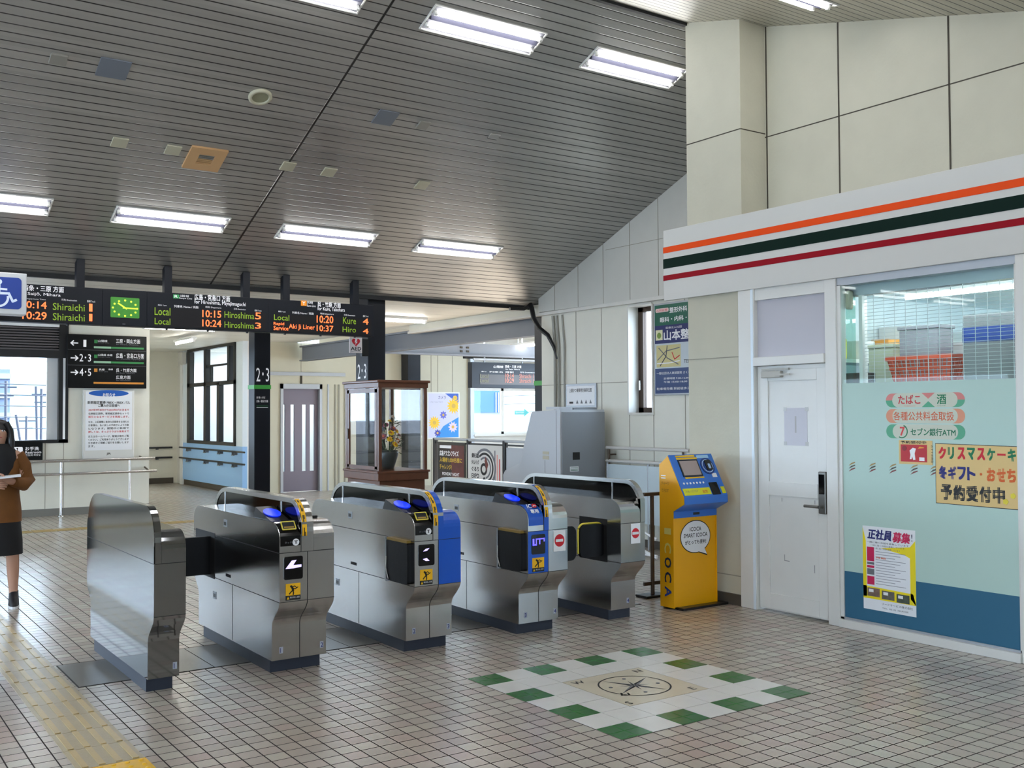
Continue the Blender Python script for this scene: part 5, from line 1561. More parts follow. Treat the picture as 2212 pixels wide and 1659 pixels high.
# stair railing with its two posters
t = thing('stair_railing', 'dark railing round the stairwell, bearing two posters, behind the gates', 'railing', (8.25, 12.8, 0))
MB().box(8.22, 8.28, 10.9, 14.02, 1.17, 1.21, alu_grey, 0.01).build('top_rail', t)
MB().box(8.235, 8.265, 10.9, 14.02, 1.12, 1.145, dk_frame).build('lower_rail', t)
MB().box(8.24, 8.26, 10.9, 12.0, 0.05, 1.1, mat('rail_panel', (186, 192, 200), 0.4)).build('panel', t)
for y in (14.0, 13.0, 12.04, 11.0):
    MB().box(8.22, 8.28, y - 0.03, y + 0.03, 0, 1.2, dk_frame, 0.005).build('post', t)
MB().box(8.235, 8.265, 12.05, 14.0, 0.08, 0.13, dk_frame).build('bottom_rail', t)
q = MB(FX(8.225, 0, 0))
q.box(-13.86, -13.05, 0.5, 1.14, 0, 0.012, black); dkr = mat('poster_maroon', (92, 40, 36), 0.5, noise=0.5, nscale=9)
q.box(-13.82, -13.08, 0.53, 1.11, 0.012, 0.0125, mat('poster_dark', (38, 28, 26), 0.5)); q.flat([(-13.42, 0.53), (-13.08, 0.53), (-13.08, 1.1), (-13.5, 1.1)], 0.0128, dkr)
q.box(-13.8, -13.45, 1.05, 1.095, 0.0125, 0.013, white); gd = mat('poster_gold', (196, 160, 40), 0.5)
q.text('広島ドラゴンフライズ', -13.8, 0.93, 0.085, 0.0132, white, w=0.56, bold=0.03); q.text('入場者1,000名様に', -13.8, 0.83, 0.08, 0.0132, gd, w=0.66, bold=0.03); q.text('チャレンジ!', -13.8, 0.72, 0.08, 0.0132, gd, w=0.36, bold=0.03); q.text('MONDAY NIGHT', -13.72, 0.63, 0.05, 0.0132, white, w=0.5, bold=0.02); q.text('開催決定 2024', -13.76, 0.56, 0.045, 0.0132, dkr, w=0.5)
tag(q.build('poster', loc=(8.225, 13.45, 0.85)), 'dark maroon poster with gold lettering on the stair railing', 'poster')
q = MB(FX(8.225, 0, 0))
q.box(-12.97, -12.06, 0.5, 1.12, 0, 0.012, mat('poster_white', (214, 212, 208), 0.5))
cx_, cz_ = -12.52, 0.79
for r0, r1, m_ in ((0.26, 0.3, ink_grey), (0.2, 0.235, ink), (0.14, 0.17, ink_grey)):
    q.ring(cx_, cz_, r0, r1, 0.0125, m_, a0=math.radians(-80), a1=math.radians(130), sy=0.95)
q.ring(cx_ - 0.02, cz_ - 0.02, 0.05, 0.09, 0.013, ink); q.flat([(cx_ + 0.05, cz_ - 0.05), (cx_ + 0.1, cz_ + 0.05), (cx_ + 0.03, cz_ + 0.17), (cx_, cz_ + 0.1)], 0.0134, mat('poster_brown', (110, 50, 40), 0.5)); q.flat([(cx_ - 0.05, cz_ - 0.16), (cx_ - 0.01, cz_ - 0.22), (cx_ + 0.03, cz_ - 0.16), (cx_ - 0.01, cz_ - 0.13)], 0.0134, ink)
for k, s_ in enumerate(('鉄道', 'タイムトリップ', 'ぐるり', 'EXPO')):
    q.text(s_, -12.87, 0.93 - k * 0.1, 0.07, 0.013, ink, w=0.2, bold=0.03)
for k in range(3):
    q.box(-12.26 + k * 0.06, -12.235 + k * 0.06, 0.6, 1.05 - 0.06 * k, 0.0125, 0.013, (ink_grey, mat('poster_pink', (222, 150, 140), 0.5), ink_red)[k])
tag(q.build('poster', loc=(8.225, 12.5, 0.8)), 'white poster with black concentric rings on the stair railing', 'poster')

# ================================================================ DEPARTURE BOARDS
BA = [('for Saijō, Mihara', 1.725, 0.392, 2.771, 0.037, 'W', 0.006), ('西条・三原 方面', 1.774, 0.373, 2.82, 0.059, 'W', 0.012), ('時刻 Departure Time', 1.733, 0.247, 2.733, 0.016, 'W', 0), ('行先 Destination', 2.126, 0.144, 2.739, 0.021, 'W', 0), ('番線 Track', 2.367, 0.08, 2.737, 0.024, 'W', 0), ('10:14', 1.767, 0.222, 2.649, 0.071, 'O', 0.012), ('10:29', 1.768, 0.222, 2.54, 0.077, 'O', 0.012), ('Shiraichi', 2.045, 0.3, 2.643, 0.07, 'G', 0), ('Shiraichi', 2.046, 0.3, 2.541, 0.072, 'G', 0), ('1', 2.39, 0.026, 2.645, 0.08, 'O', 0.012), ('1', 2.39, 0.027, 2.546, 0.075, 'O', 0.012)]
BB = [('山陽線 本線', 3.305, 0.093, 2.849, 0.025, 'W', 0), ('Sanyo Line', 3.295, 0.138, 2.825, 0.02, 'W', 0), ('広島・宮島口 方面', 3.458, 0.392, 2.827, 0.065, 'W', 0.012), ('for Hiroshima, Miyajimaguchi', 3.458, 0.57, 2.776, 0.053, 'W', 0.006), ('種別 Type', 3.072, 0.092, 2.741, 0.015, 'W', 0), ('列車名 Name / 両数', 3.242, 0.261, 2.733, 0.027, 'W', 0), ('時刻 Departure', 3.579, 0.173, 2.742, 0.025, 'W', 0), ('行先 Destination', 3.892, 0.136, 2.742, 0.021, 'W', 0), ('番線 Track', 4.129, 0.081, 2.738, 0.021, 'W', 0), ('Local', 3.039, 0.164, 2.643, 0.081, 'G', 0.005), ('Local', 3.04, 0.163, 2.545, 0.067, 'G', 0.005), ('10:15', 3.544, 0.208, 2.645, 0.078, 'O', 0.012), ('10:24', 3.544, 0.209, 2.544, 0.076, 'O', 0.012), ('Hiroshima', 3.788, 0.336, 2.65, 0.071, 'G', 0), ('Hiroshima', 3.789, 0.335, 2.542, 0.067, 'G', 0), ('5', 4.135, 0.07, 2.65, 0.077, 'O', 0.012), ('3', 4.135, 0.07, 2.546, 0.068, 'O', 0.012)]
BC = [('呉線', 4.752, 0.074, 2.861, 0.032, 'W', 0), ('Kure Line', 4.752, 0.108, 2.825, 0.026, 'W', 0), ('呉・竹原 方面', 4.883, 0.292, 2.832, 0.062, 'W', 0.012), ('for Kure, Takehara', 4.883, 0.345, 2.784, 0.049, 'W', 0.006), ('種別 Type', 4.406, 0.088, 2.742, 0.018, 'W', 0), ('列車名 Name / 両数', 4.572, 0.265, 2.734, 0.027, 'W', 0), ('時刻 Departure', 4.918, 0.169, 2.741, 0.024, 'W', 0), ('行先 Destination', 5.217, 0.143, 2.742, 0.022, 'W', 0), ('番線 Track', 5.463, 0.073, 2.741, 0.023, 'W', 0), ('Local', 4.356, 0.182, 2.653, 0.063, 'G', 0.005), ('10:20', 4.872, 0.209, 2.646, 0.086, 'O', 0.012), ('Kure', 5.205, 0.167, 2.649, 0.079, 'G', 0), ('4', 5.463, 0.073, 2.653, 0.072, 'O', 0.012), ('Rapid', 4.351, 0.126, 2.588, 0.042, 'O', 0.015), ('Service', 4.351, 0.176, 2.54, 0.047, 'O', 0.015), ('Aki Ji Liner', 4.533, 0.316, 2.548, 0.069, 'O', 0.005), ('10:37', 4.872, 0.209, 2.549, 0.07, 'O', 0.012), ('Hiro', 5.199, 0.173, 2.551, 0.065, 'G', 0), ('4', 5.463, 0.073, 2.543, 0.061, 'O', 0.012)]
SG = [('1', 3.701, 0.05, 2.686, 0.112, 'W', 0.006), ('2･3', 3.647, 0.175, 2.449, 0.119, 'W', 0.006), ('4･5', 3.649, 0.175, 2.218, 0.119, 'W', 0.006), ('山陽線', 3.927, 0.143, 2.77, 0.038, 'W', 0), ('Sanyo Line', 3.927, 0.172, 2.748, 0.019, 'D', 0), ('三原・岡山方面', 4.207, 0.382, 2.762, 0.072, 'W', 0), ('for Mihara, Okayama', 4.207, 0.353, 2.727, 0.027, 'D', 0), ('山陽線 本線', 3.928, 0.223, 2.546, 0.034, 'W', 0), ('Sanyo Line', 3.929, 0.186, 2.516, 0.022, 'D', 0), ('広島・宮島口方面', 4.208, 0.442, 2.519, 0.08, 'W', 0), ('for Hiroshima, Miyajimaguchi', 4.209, 0.441, 2.488, 0.027, 'D', 0), ('呉線', 3.944, 0.086, 2.308, 0.034, 'W', 0), ('本線', 4.087, 0.072, 2.315, 0.03, 'W', 0), ('Kure Line', 3.944, 0.136, 2.283, 0.022, 'D', 0), ('呉・竹原方面', 4.21, 0.322, 2.289, 0.061, 'W', 0), ('for Kure, Takehara', 4.21, 0.293, 2.259, 0.026, 'D', 0), ('広島方面', 4.21, 0.227, 2.175, 0.06, 'W', 0), ('for Hiroshima', 4.211, 0.226, 2.144, 0.023, 'D', 0)]
NT = [('お知らせ', 4.013, 0.194, 1.886, 0.06, 'Wh', 0.02), ('新幹線定期券 FREX・FREX パル', 3.779, 0.663, 1.766, 0.052, 'K', 0.01), ('ご購入のお客様へ', 3.943, 0.338, 1.72, 0.046, 'K', 0.01)]
RS = [('お手洗', 2.868, 0.196, 1.042, 0.058, 'W', 0.012), ('Restroom', 2.869, 0.229, 0.994, 0.04, 'W', 0.006), ('卫生间 화장실', 2.869, 0.216, 0.955, 0.032, 'W', 0)]
DB = [('山陽線', 11.371, 0.236, 2.492, 0.052, 'W', 0), ('西条・三原 方面', 11.652, 0.401, 2.5, 0.056, 'W', 0.006), ('for Saijo, Mihara', 11.663, 0.355, 2.453, 0.033, 'W', 0), ('種別 Type', 11.083, 0.121, 2.402, 0.023, 'W', 0), ('列車名', 11.27, 0.325, 2.398, 0.028, 'W', 0), ('時刻', 11.663, 0.193, 2.395, 0.037, 'W', 0), ('行先 Destination', 12.017, 0.374, 2.403, 0.028, 'W', 0), ('Local', 11.049, 0.199, 2.292, 0.073, 'G', 0), ('Local', 11.049, 0.198, 2.2, 0.073, 'G', 0), ('10:14', 11.651, 0.216, 2.301, 0.085, 'O', 0.012), ('10:29', 11.65, 0.217, 2.198, 0.094, 'O', 0.012), ('Shiraichi 1', 12.005, 0.35, 2.298, 0.086, 'O', 0), ('Shiraichi 1', 12.005, 0.35, 2.203, 0.086, 'O', 0)]
IM = {'W': sign_white, 'O': led_orange, 'G': led_green, 'D': ink_grey, 'K': ink, 'Wh': white}
def write(parent, rows, y, keys, name, dim=None):
    for (s, x, w_, z, h_, k, b) in rows:
        if k in keys:
            if s == '1':
                x += w_ / 2 - h_ * 0.2; w_ = h_ * 0.4
            MB(FY(0, y, 0)).text(s, x, z, h_, 0, (dim or IM)[k], w=w_, bold=b).build(name, parent)
def hangers(t, xs, y=11.04):
    for x in xs:
        MB().box(x - 0.035, x + 0.045, y - 0.045, y + 0.045, 2.88, zc(y - 0.045) - 0.002, board_m, 0.004).build('hanger', t)
def led_board(x0, x1, rows, label, hx, face):
    t = thing('departure_board', label, 'departure board', ((x0 + x1) / 2, 11.03, 2.7), 'row of hanging departure boards')
    hs = MB().box(x0, x1, 10.953, 11.1, 2.512, 2.888, board_m, 0.004).build('housing', t)
    ds = MB().box(face[0], face[1], 10.9495, 10.953, 2.525, 2.72, board_face).build('display', t)
    write(hs, rows, 10.948, 'W', 'lettering'); write(ds, rows, 10.948, 'OG', 'display_text')
    q = MB()
    for k in range(3):
        xx = x0 + (k + 0.5) * (x1 - x0) / 3
        q.tube([(xx, 11.02, 2.512), (xx, 11.02, 2.496)], 0.014, black, 8)
    q.build('fixing_bolt', hs)
    hangers(t, hx)
    return hs
led_board(0.6, 2.519, BA, 'leftmost departure board with both trains to Shiraichi, beside the green clock', (2.31, 0.9), (0.7, 2.44))
tb = led_board(2.963, 4.292, BB, 'departure board with trains to Hiroshima, right of the green clock', (3.19, 4.05), (3.03, 4.26))
q = MB(FY(0, 10.948, 0)); q.box(3.231, 3.295, 2.83, 2.872, 0, 0.001, mat('line_green', (60, 160, 90), 0.5)); q.text('R', 3.245, 2.838, 0.028, 0.002, sign_white, w=0.034, bold=0.02); q.build('line_symbol', tb)
tb = led_board(4.292, 5.611, BC, 'rightmost departure board with an orange Y symbol and trains to Kure and Hiro', (4.52, 5.39), (4.35, 5.57))
q = MB(FY(0, 10.948, 0)); q.box(4.678, 4.748, 2.832, 2.892, 0, 0.001, mat('line_orange', (246, 150, 20), 0.5)); q.text('Y', 4.694, 2.842, 0.04, 0.002, sign_white, w=0.038, bold=0.02); q.build('line_symbol', tb)
t = thing('platform_clock', 'square green glowing clock between the departure boards', 'clock', (2.74, 11.03, 2.7))
MB().box(2.519, 2.963, 10.953, 11.1, 2.512, 2.888, board_m, 0.006).build('housing', t)
q = MB(FY(0, 10.953, 0)); q.rrect(2.596, 2.884, 2.598, 2.808, 0.01, 0.0, mat('clock_green', (50, 110, 34), 0.4, emit=(58, 140, 40), es=0.42, noise=0.3, nscale=18), 0.003); dial = q.build('dial', t)
q = MB(FY(0, 10.9495, 0))
ym = mat('clock_yellow', (206, 230, 60), 0.4, emit=(190, 226, 60), es=0.6)
for k in range(12):
    a = math.radians(90 - 30 * k)
    q.disc(2.74 + 0.115 * math.cos(a) * 1.05, 2.698 + 0.08 * math.sin(a), 0.011, 0, ym, n=10, th=0.0005)
q.build('hour_mark', dial)
q = MB(FY(0, 10.9485, 0)); q.stroke([(2.72, 2.7), (2.86, 2.697)], 0.014, 0.0, ym); q.build('minute_hand', dial)
q = MB(FY(0, 10.948, 0)); q.stroke([(2.755, 2.692), (2.672, 2.745)], 0.016, 0.0, ym); q.build('hour_hand', dial)
q = MB(FY(0, 10.953, 0)); q.box(2.715, 2.745, 2.53, 2.536, 0, 0.001, ink_grey); q.build('maker_plate', t)
# wheelchair sign
t = thing('wheelchair_sign', 'white light box with a blue wheelchair symbol, cut by the left edge', 'sign', (1.4, 10.38, 2.7))
MB().box(1.14, 1.70, 10.3, 10.48, 2.52, 2.905, mat('light_box', (214, 216, 218), 0.4), 0.008).build('housing', t)
q = MB(FY(0, 10.3, 0)); q.rrect(1.19, 1.655, 2.57, 2.86, 0.035, 0, mat('sign_blue', (22, 56, 140), 0.4, emit=(22, 56, 140), es=0.2), 0.003); bp_ = q.build('blue_panel', t)
q = MB(FY(0, 10.3, 0))
sw = mat('symbol_white', (210, 220, 236), 0.5, emit=(210, 220, 236), es=0.25)
q.disc(1.468, 2.815, 0.024, 0.003, sw, th=0.0008)
q.stroke([(1.468, 2.785), (1.468, 2.71), (1.548, 2.712), (1.582, 2.64), (1.61, 2.655)], 0.022, 0.0042, sw); q.stroke([(1.468, 2.75), (1.53, 2.748)], 0.018, 0.0042, sw)
q.ring(1.462, 2.672, 0.07, 0.09, 0.0042, sw, a0=math.radians(120), a1=math.radians(372))
q.build('wheelchair_symbol', bp_)
MB().box(1.2, 1.6, 10.48, 10.95, 2.68, 2.72, board_m).build('bracket', t)
# AED sign
t = thing('aed_sign', 'small white AED sign with a red heart under the rightmost departure board', 'sign', (5.55, 11.33, 2.43))
MB().box(5.47, 5.638, 11.32, 11.34, 2.335, 2.525, mat('aed_white', (226, 216, 216), 0.5), 0.003).build('panel', t)
q = MB(FY(0, 11.32, 0)); hr = mat('heart_red', (206, 20, 40), 0.5)
pts = []
for k in range(28):
    a = 2 * math.pi * k / 28
    pts.append((5.554 + 0.0035 * 16 * math.sin(a) ** 3, 2.468 + 0.0035 * (13 * math.cos(a) - 5 * math.cos(2 * a) - 2 * math.cos(3 * a) - math.cos(4 * a))))
q.flat(pts, 0.001, hr); q.flat([(5.545, 2.5), (5.575, 2.5), (5.556, 2.472), (5.576, 2.472), (5.54, 2.43), (5.553, 2.462), (5.535, 2.462)], 0.0014, white)
q.text('AED', 5.485, 2.365, 0.045, 0.001, ink, w=0.14, bold=0.03); q.text('自動体外式除細動器', 5.485, 2.345, 0.013, 0.001, ink_grey, w=0.14); q.build('lettering', t)
MB().box(5.64, 5.73, 11.33, 11.37, 2.3, 2.51, black).build('bracket', t)
# platform direction sign on the far left wall
t = thing('direction_sign', 'black platform direction sign with three arrow rows beside the big window', 'sign', (4.08, 17.42, 2.45))
dpn = MB().box(3.466, 4.696, 17.37, 17.46, 2.025, 2.885, sign_black, 0.005).build('panel', t)
write(dpn, SG, 17.366, 'WD', 'lettering')
q = MB(FY(0, 17.37, 0))
for (z, m_, xl) in ((2.684, sign_green, 1), (2.445, sign_green, 1), (2.108, sign_orange, 0)):
    q.box(3.864, 4.649, z - 0.015, z + 0.015, 0, 0.004, m_)
    if xl: q.box(3.864, 4.128, z - 0.016, z + 0.016, 0.004, 0.005, mat('bar_silver', (150, 190, 160), 0.5))
for z in (2.637, 2.389):
    q.box(3.47, 4.69, z - 0.004, z + 0.004, 0, 0.003, mat('divider', (60, 62, 66), 0.5))
q.build('line_bar', dpn)
q = MB(FY(0, 17.37, 0))
for (z, d) in ((2.742, -1), (2.502, 1), (2.273, 1)):
    xm = 3.57
    q.stroke([(xm - 0.05, z), (xm + 0.05, z)], 0.018, 0.004, sign_white); q.stroke([(xm + d * 0.015, z + 0.035), (xm + d * 0.052, z), (xm + d * 0.015, z - 0.035)], 0.018, 0.0044, sign_white)
q.build('arrow', dpn)
q = MB(FY(0, 17.37, 0))
for (z, m_) in ((2.75, sign_green), (2.51, sign_green), (2.285, sign_orange)):
    q.box(3.87, 3.92, z, z + 0.055, 0, 0.004, m_)
q.build('line_symbol', dpn)
# notice board
t = thing('notice_board', 'white framed public notice with a blue oval heading below the direction sign', 'notice', (4.11, 17.44, 1.45))
MB().box(3.715, 4.51, 17.405, 17.46, 0.885, 2.0, alu, 0.01).build('frame', t)
sht = MB().box(3.75, 4.475, 17.402, 17.406, 1.02, 1.97, paper).build('sheet', t)
q = MB(FY(0, 17.402, 0)); q.disc(4.108, 1.942, 0.31, 0, mat('oval_blue', (20, 90, 180), 0.5), rb=0.052, n=36, th=0.001); q.build('blue_oval', sht)
write(sht, NT, 17.399, ('Wh', 'K'), 'heading')
q = MB(FY(0, 17.401, 0))
tx = ['2024年9月30日から2025年3月31日まで', '在来線定期券、新幹線定期券セットで', '割引となるサービスを実施します。', 'なお、上記期間に有効な定期券をお持ちの', 'お客様は、払い戻しの手続きにより対象', 'となります。期間中に新規で', '詳しくは、きっぷうりばの係員まで', 'またはホームページ、駅掲示物をご覧', 'ください。ご利用ありがとうございます', '引き続きご理解ご協力をお願いします', 'ます。']
for k, s_ in enumerate(tx):
    z = (1.655, 1.595, 1.542, 1.459, 1.407, 1.354, 1.301, 1.226, 1.174, 1.121, 1.068)[k]
    q.text(s_, 3.795, z, 0.036, 0, ink_red if k in (0, 2, 6) else ink, w=0.63 if k != 10 else 0.1, bold=0.012)
q.build('lettering', sht)
MB(FY(0, 17.403, 0)).text('JR', 4.076, 0.935, 0.042, 0.0, ink, w=0.07, bold=0.02).build('lettering', t)
# restroom sign
t = thing('restroom_sign', 'black restroom sign below the big window', 'sign', (2.75, 17.45, 1.02))
MB().box(2.2, 3.12, 17.40, 17.46, 0.87, 1.18, sign_black, 0.004).build('panel', t)
write(t, RS, 17.396, 'W', 'lettering')
q = MB(FY(0, 17.40, 0)); q.rrect(2.694, 2.833, 0.962, 1.1, 0.02, 0, sign_white, 0.002); q.rrect(2.5, 2.67, 0.962, 1.1, 0.02, 0, sign_white, 0.002); q.rrect(2.3, 2.47, 0.962, 1.1, 0.02, 0, sign_white, 0.002)
q.disc(2.755, 1.075, 0.012, 0.002, sign_black, th=0.001); q.ring(2.76, 1.01, 0.024, 0.034, 0.0035, sign_black, a0=math.radians(110), a1=math.radians(370)); q.stroke([(2.757, 1.06), (2.76, 1.02), (2.79, 1.018), (2.805, 0.985)], 0.01, 0.0035, sign_black)
q.build('pictogram', t)
# railings at the far left wall
t = thing('double_handrail', 'double steel handrail on posts along the far left wall', 'handrail', (1.5, 17.24, 0))
for (z, xe, r) in ((0.872, 4.80, 0.027), (0.664, 4.83, 0.023)):
    MB().tube([(-4, 17.24, z), (xe, 17.24, z)], r, steel_bright).build('rail', t)
for x in (-2.0, -0.1, 1.6, 3.358, 4.40):
    q = MB().tube([(x, 17.24, 0), (x, 17.24, 0.85)], 0.019, steel_bright); q.lathe(x, 17.24, [(0.045, 0), (0.045, 0.012), (0.02, 0.02)], steel_bright, 12); q.build('post', t)
q = MB().tube([(4.62, 17.47, 0.9), (4.62, 17.26, 0.87)], 0.014, brown_metal, 8); q.tube([(4.7, 17.47, 0.72), (4.7, 17.26, 0.68)], 0.014, brown_metal, 8); q.build('wall_bracket', t)
t = thing('corridor_handrail', 'double handrail along the pale blue waiting room wall', 'handrail', (7.08, 21.5, 0.73))
for z in (0.845, 0.61):
    MB().tube([(7.08, 19.3, z), (7.08, 23.45, z)], 0.019, mat('rail_dark', (60, 62, 66), 0.35, metal=0.6)).build('rail', t)
    q = MB()
    for y in (19.95, 20.8, 21.7, 22.9):
        q.box(7.08, 7.15, y - 0.07, y - 0.055, z - 0.07, z - 0.01, ink_grey); q.box(7.08, 7.15, y + 0.055, y + 0.07, z - 0.07, z - 0.01, ink_grey); q.box(7.07, 7.09, y - 0.07, y + 0.07, z - 0.08, z - 0.065, ink_grey)
    q.build('bracket', t)
t = thing('corridor_handrail', 'dark double handrail on the plain wall at the corridor end', 'handrail', (5.9, 23.9, 0.8))
for z in (0.83, 0.6):
    MB().tube([(4.8, 23.9, z), (7.05, 23.9, z)], 0.022, mat('rail_dark')).build('rail', t)
q = MB(); q.box(6.7, 6.74, 23.9, 24.0, 0.78, 0.82, ink_grey); q.box(6.7, 6.74, 23.9, 24.0, 0.55, 0.59, ink_grey); q.build('bracket', t)
t = thing('wall_speaker_box', 'small pale box at the top corner of the pale blue wall', 'box', (7.1, 23.2, 2.9)); MB().box(7.02, 7.12, 23.1, 23.35, 2.72, 3.0, off_white, 0.01).build('body', t)

# flower poster on the cream wall
q = MB(FY(0, 19.595, 0))
q.box(11.34, 12.18, 1.02, 2.06, 0, 0.012, alu); q.box(11.37, 12.15, 1.05, 2.03, 0.012, 0.013, mat('poster_lilac', (206, 206, 232), 0.5))
q.flat([(11.8, 2.03), (12.15, 2.03), (12.15, 1.8)], 0.0134, mat('poster_royal', (50, 90, 190), 0.5)); q.flat([(11.55, 1.05), (12.15, 1.05), (12.15, 1.5), (11.75, 1.3)], 0.0134, mat('poster_sky', (40, 140, 220), 0.5))
for (x, z, r, m_, n) in ((12.02, 1.75, 0.19, yellow, 14), (11.52, 1.38, 0.16, yellow, 14), (12.0, 1.28, 0.13, mat('poster_pinkw', (230, 210, 232), 0.5), 10), (11.75, 1.55, 0.1, mat('poster_violet', (96, 100, 200), 0.5), 8), (11.6, 1.15, 0.09, mat('poster_indigo', (60, 60, 170), 0.5), 8), (12.06, 1.93, 0.07, yellow, 8)):
    pts = []
    for k in range(n * 2):
        a = math.pi * k / n
        rr_ = r if k % 2 == 0 else r * 0.62
        pts.append((min(12.15, x + rr_ * math.cos(a)), max(1.05, z + rr_ * math.sin(a))))
    q.flat(pts, 0.0138 + 0.0002 * n / 4, m_); q.disc(x, z, r * 0.28, 0.0146, mat('poster_centre', (214, 170, 60), 0.5), n=12, th=0.0004)
q.text('カメラ', 11.62, 1.9, 0.08, 0.0142, ink_navy, w=0.2); q.text('フォトコンテスト', 11.42, 1.82, 0.035, 0.0142, ink_grey, w=0.32)
tag(q.build('poster', loc=(11.76, 19.59, 1.54)), 'bright blue and yellow flower poster on the cream wall behind the glass case', 'poster')
# distant hanging departure board
t = thing('departure_board', 'distant dim departure board hanging above the stair window', 'departure board', (11.7, 17.1, 2.36))
hs = MB().box(10.86, 12.53, 17.0, 17.15, 2.09, 2.6, mat('board_grey', (38, 42, 50), 0.4, spec=0.3), 0.006).build('housing', t)
ds = MB().box(11.05, 12.45, 16.997, 17.0, 2.16, 2.36, mat('face_grey', (70, 64, 62), 0.4)).build('display', t)
write(hs, DB, 16.993, 'W', 'lettering'); write(ds, DB, 16.993, 'OG', 'display_text', {'O': led_dim_o, 'G': led_dim_g})
for x in (11.2, 12.13):
    MB().tube([(x, 17.07, 2.6), (x, 17.07, 3.3)], 0.02, steel_bright, 8).build('hanger', t)
MB().tube([(10.9, 17.0, 2.66), (13.6, 17.0, 2.66)], 0.025, alu_grey, 8).build('cross_pipe', t)
MB().box(10.84, 14.2, 17.2, 17.3, 2.68, 2.79, black_matt).build('cross_beam', t)
# arrow sticker on the stair window
q = MB(FY(0, 19.62, 0)); q.flat([(13.72, 1.64), (13.99, 1.64), (13.99, 1.69), (14.13, 1.595), (13.99, 1.50), (13.99, 1.55), (13.72, 1.55)], 0, mat('arrow_cyan', (120, 226, 232), 0.5)); q.box(13.75, 13.98, 1.575, 1.615, 0.0005, 0.001, mat('arrow_pale', (200, 244, 246), 0.5))
tag(q.build('arrow_sticker', loc=(13.92, 19.62, 1.6)), 'pale turquoise arrow sticker on the right pane of the stair window', 'sticker')

# ================================================================ GLASS SHOWCASE WITH FLOWERS
t = thing('glass_showcase', 'tall wooden framed glass showcase behind the gates', 'display case', (5.6, 10.63, 0))
cx0, cx1, cy0, cy1 = 5.283, 5.905, 10.2, 11.05
MB().box(cx0 + 0.02, cx1 - 0.02, cy0 + 0.02, cy1 - 0.02, 0, 0.84, wood, 0.006).build('base_cabinet', t)
q = MB().box(cx0 - 0.02, cx1 + 0.01, cy0 - 0.02, cy1, 0.84, 0.94, wood, 0.01); q.box(cx0 - 0.035, cx1 + 0.02, cy0 - 0.035, cy1, 0.925, 0.95, wood, 0.006); q.build('plinth_board', t)
q = MB().box(cx0 - 0.01, cx1 + 0.01, cy0 - 0.01, cy1 + 0.01, 1.885, 1.945, wood, 0.006); q.box(cx0 - 0.03, cx1 + 0.03, cy0 - 0.03, cy1 + 0.03, 1.94, 1.97, wood, 0.008); q.build('cornice', t)
for (x, y) in ((cx0, cy0), (cx1 - 0.04, cy0), (cx0, cy1 - 0.04), (cx1 - 0.04, cy1 - 0.04)):
    MB().box(x, x + 0.04, y, y + 0.04, 0.95, 1.89, wood, 0.004).build('post', t)
q = MB()
q.box(cx0, cx0 + 0.02, cy0 + 0.05, cy0 + 0.1, 0.97, 1.87, wood); q.box(cx0, cx0 + 0.02, cy1 - 0.1, cy1 - 0.05, 0.97, 1.87, wood); q.box(cx0, cx0 + 0.02, cy0 + 0.05, cy1 - 0.05, 0.96, 1.0, wood); q.box(cx0, cx0 + 0.02, cy0 + 0.05, cy1 - 0.05, 1.83, 1.88, wood)
q.build('door_frame', t)
q = MB(); q.box(cx0 + 0.008, cx0 + 0.014, cy0 + 0.04, cy1 - 0.04, 0.95, 1.885, case_glass); q.build('side_glass', t)
q = MB(); q.box(cx0 + 0.04, cx1 - 0.04, cy0 + 0.012, cy0 + 0.018, 0.95, 1.885, case_glass); q.build('front_glass', t)
q = MB(); q.box(cx1 - 0.016, cx1 - 0.01, cy0 + 0.04, cy1 - 0.04, 0.95, 1.885, case_glass); q.build('side_glass', t)
MB().box(cx0 + 0.04, cx1 - 0.04, cy1 - 0.018, cy1 - 0.012, 0.95, 1.885, case_glass).build('back_glass', t)
q = MB(); q.box(cx0 - 0.012, cx0, cy1 - 0.09, cy1 - 0.06, 1.3, 1.42, brown_frame, 0.004); q.build('lock', t)
vx, vy = 5.56, 10.5
t = thing('flower_vase', 'dark ceramic vase standing in the glass showcase', 'vase', (vx, vy, 0.95))
q = MB().lathe(vx, vy, [(0.0, 0.951), (0.06, 0.951), (0.075, 0.99), (0.105, 1.08), (0.118, 1.14), (0.11, 1.17), (0.1, 1.165), (0.09, 1.1), (0.0, 1.1)], mat('vase_dark', (40, 48, 50), 0.4, noise=0.2, nscale=20), 24); q.build('body', t)
t = thing('flower_arrangement', 'arrangement of yellow, white and mauve flowers in the dark vase', 'flowers', (vx, vy, 1.15))
random.seed(11)
leaf_m = mat('leaf_dark', (48, 74, 44), 0.5, noise=0.3, nscale=12)
fcol = {'y': mat('petal_yellow', (240, 204, 30), 0.5), 'w': mat('petal_white', (236, 230, 220), 0.5), 'm': mat('petal_mauve', (170, 110, 130), 0.5), 'o': mat('petal_orange', (214, 120, 50), 0.5)}
q = MB()
heads = []
spec = [('y', 0.02, 0.0, 1.50), ('w', 0.03, -0.05, 1.55), ('m', -0.06, -0.06, 1.46), ('m', 0.02, -0.09, 1.42), ('y', -0.02, -0.11, 1.37), ('y', 0.06, -0.08, 1.39), ('m', -0.12, 0.0, 1.38), ('m', -0.1, -0.08, 1.33), ('y', -0.04, -0.12, 1.30), ('m', 0.1, -0.06, 1.34),
        ('w', 0.06, -0.12, 1.26), ('w', -0.15, -0.03, 1.22), ('o', 0.12, 0.0, 1.28), ('y', 0.02, -0.13, 1.24), ('o', -0.08, 0.06, 1.42), ('w', -0.02, 0.08, 1.36), ('m', 0.08, 0.08, 1.4), ('w', 0.13, -0.04, 1.2)]
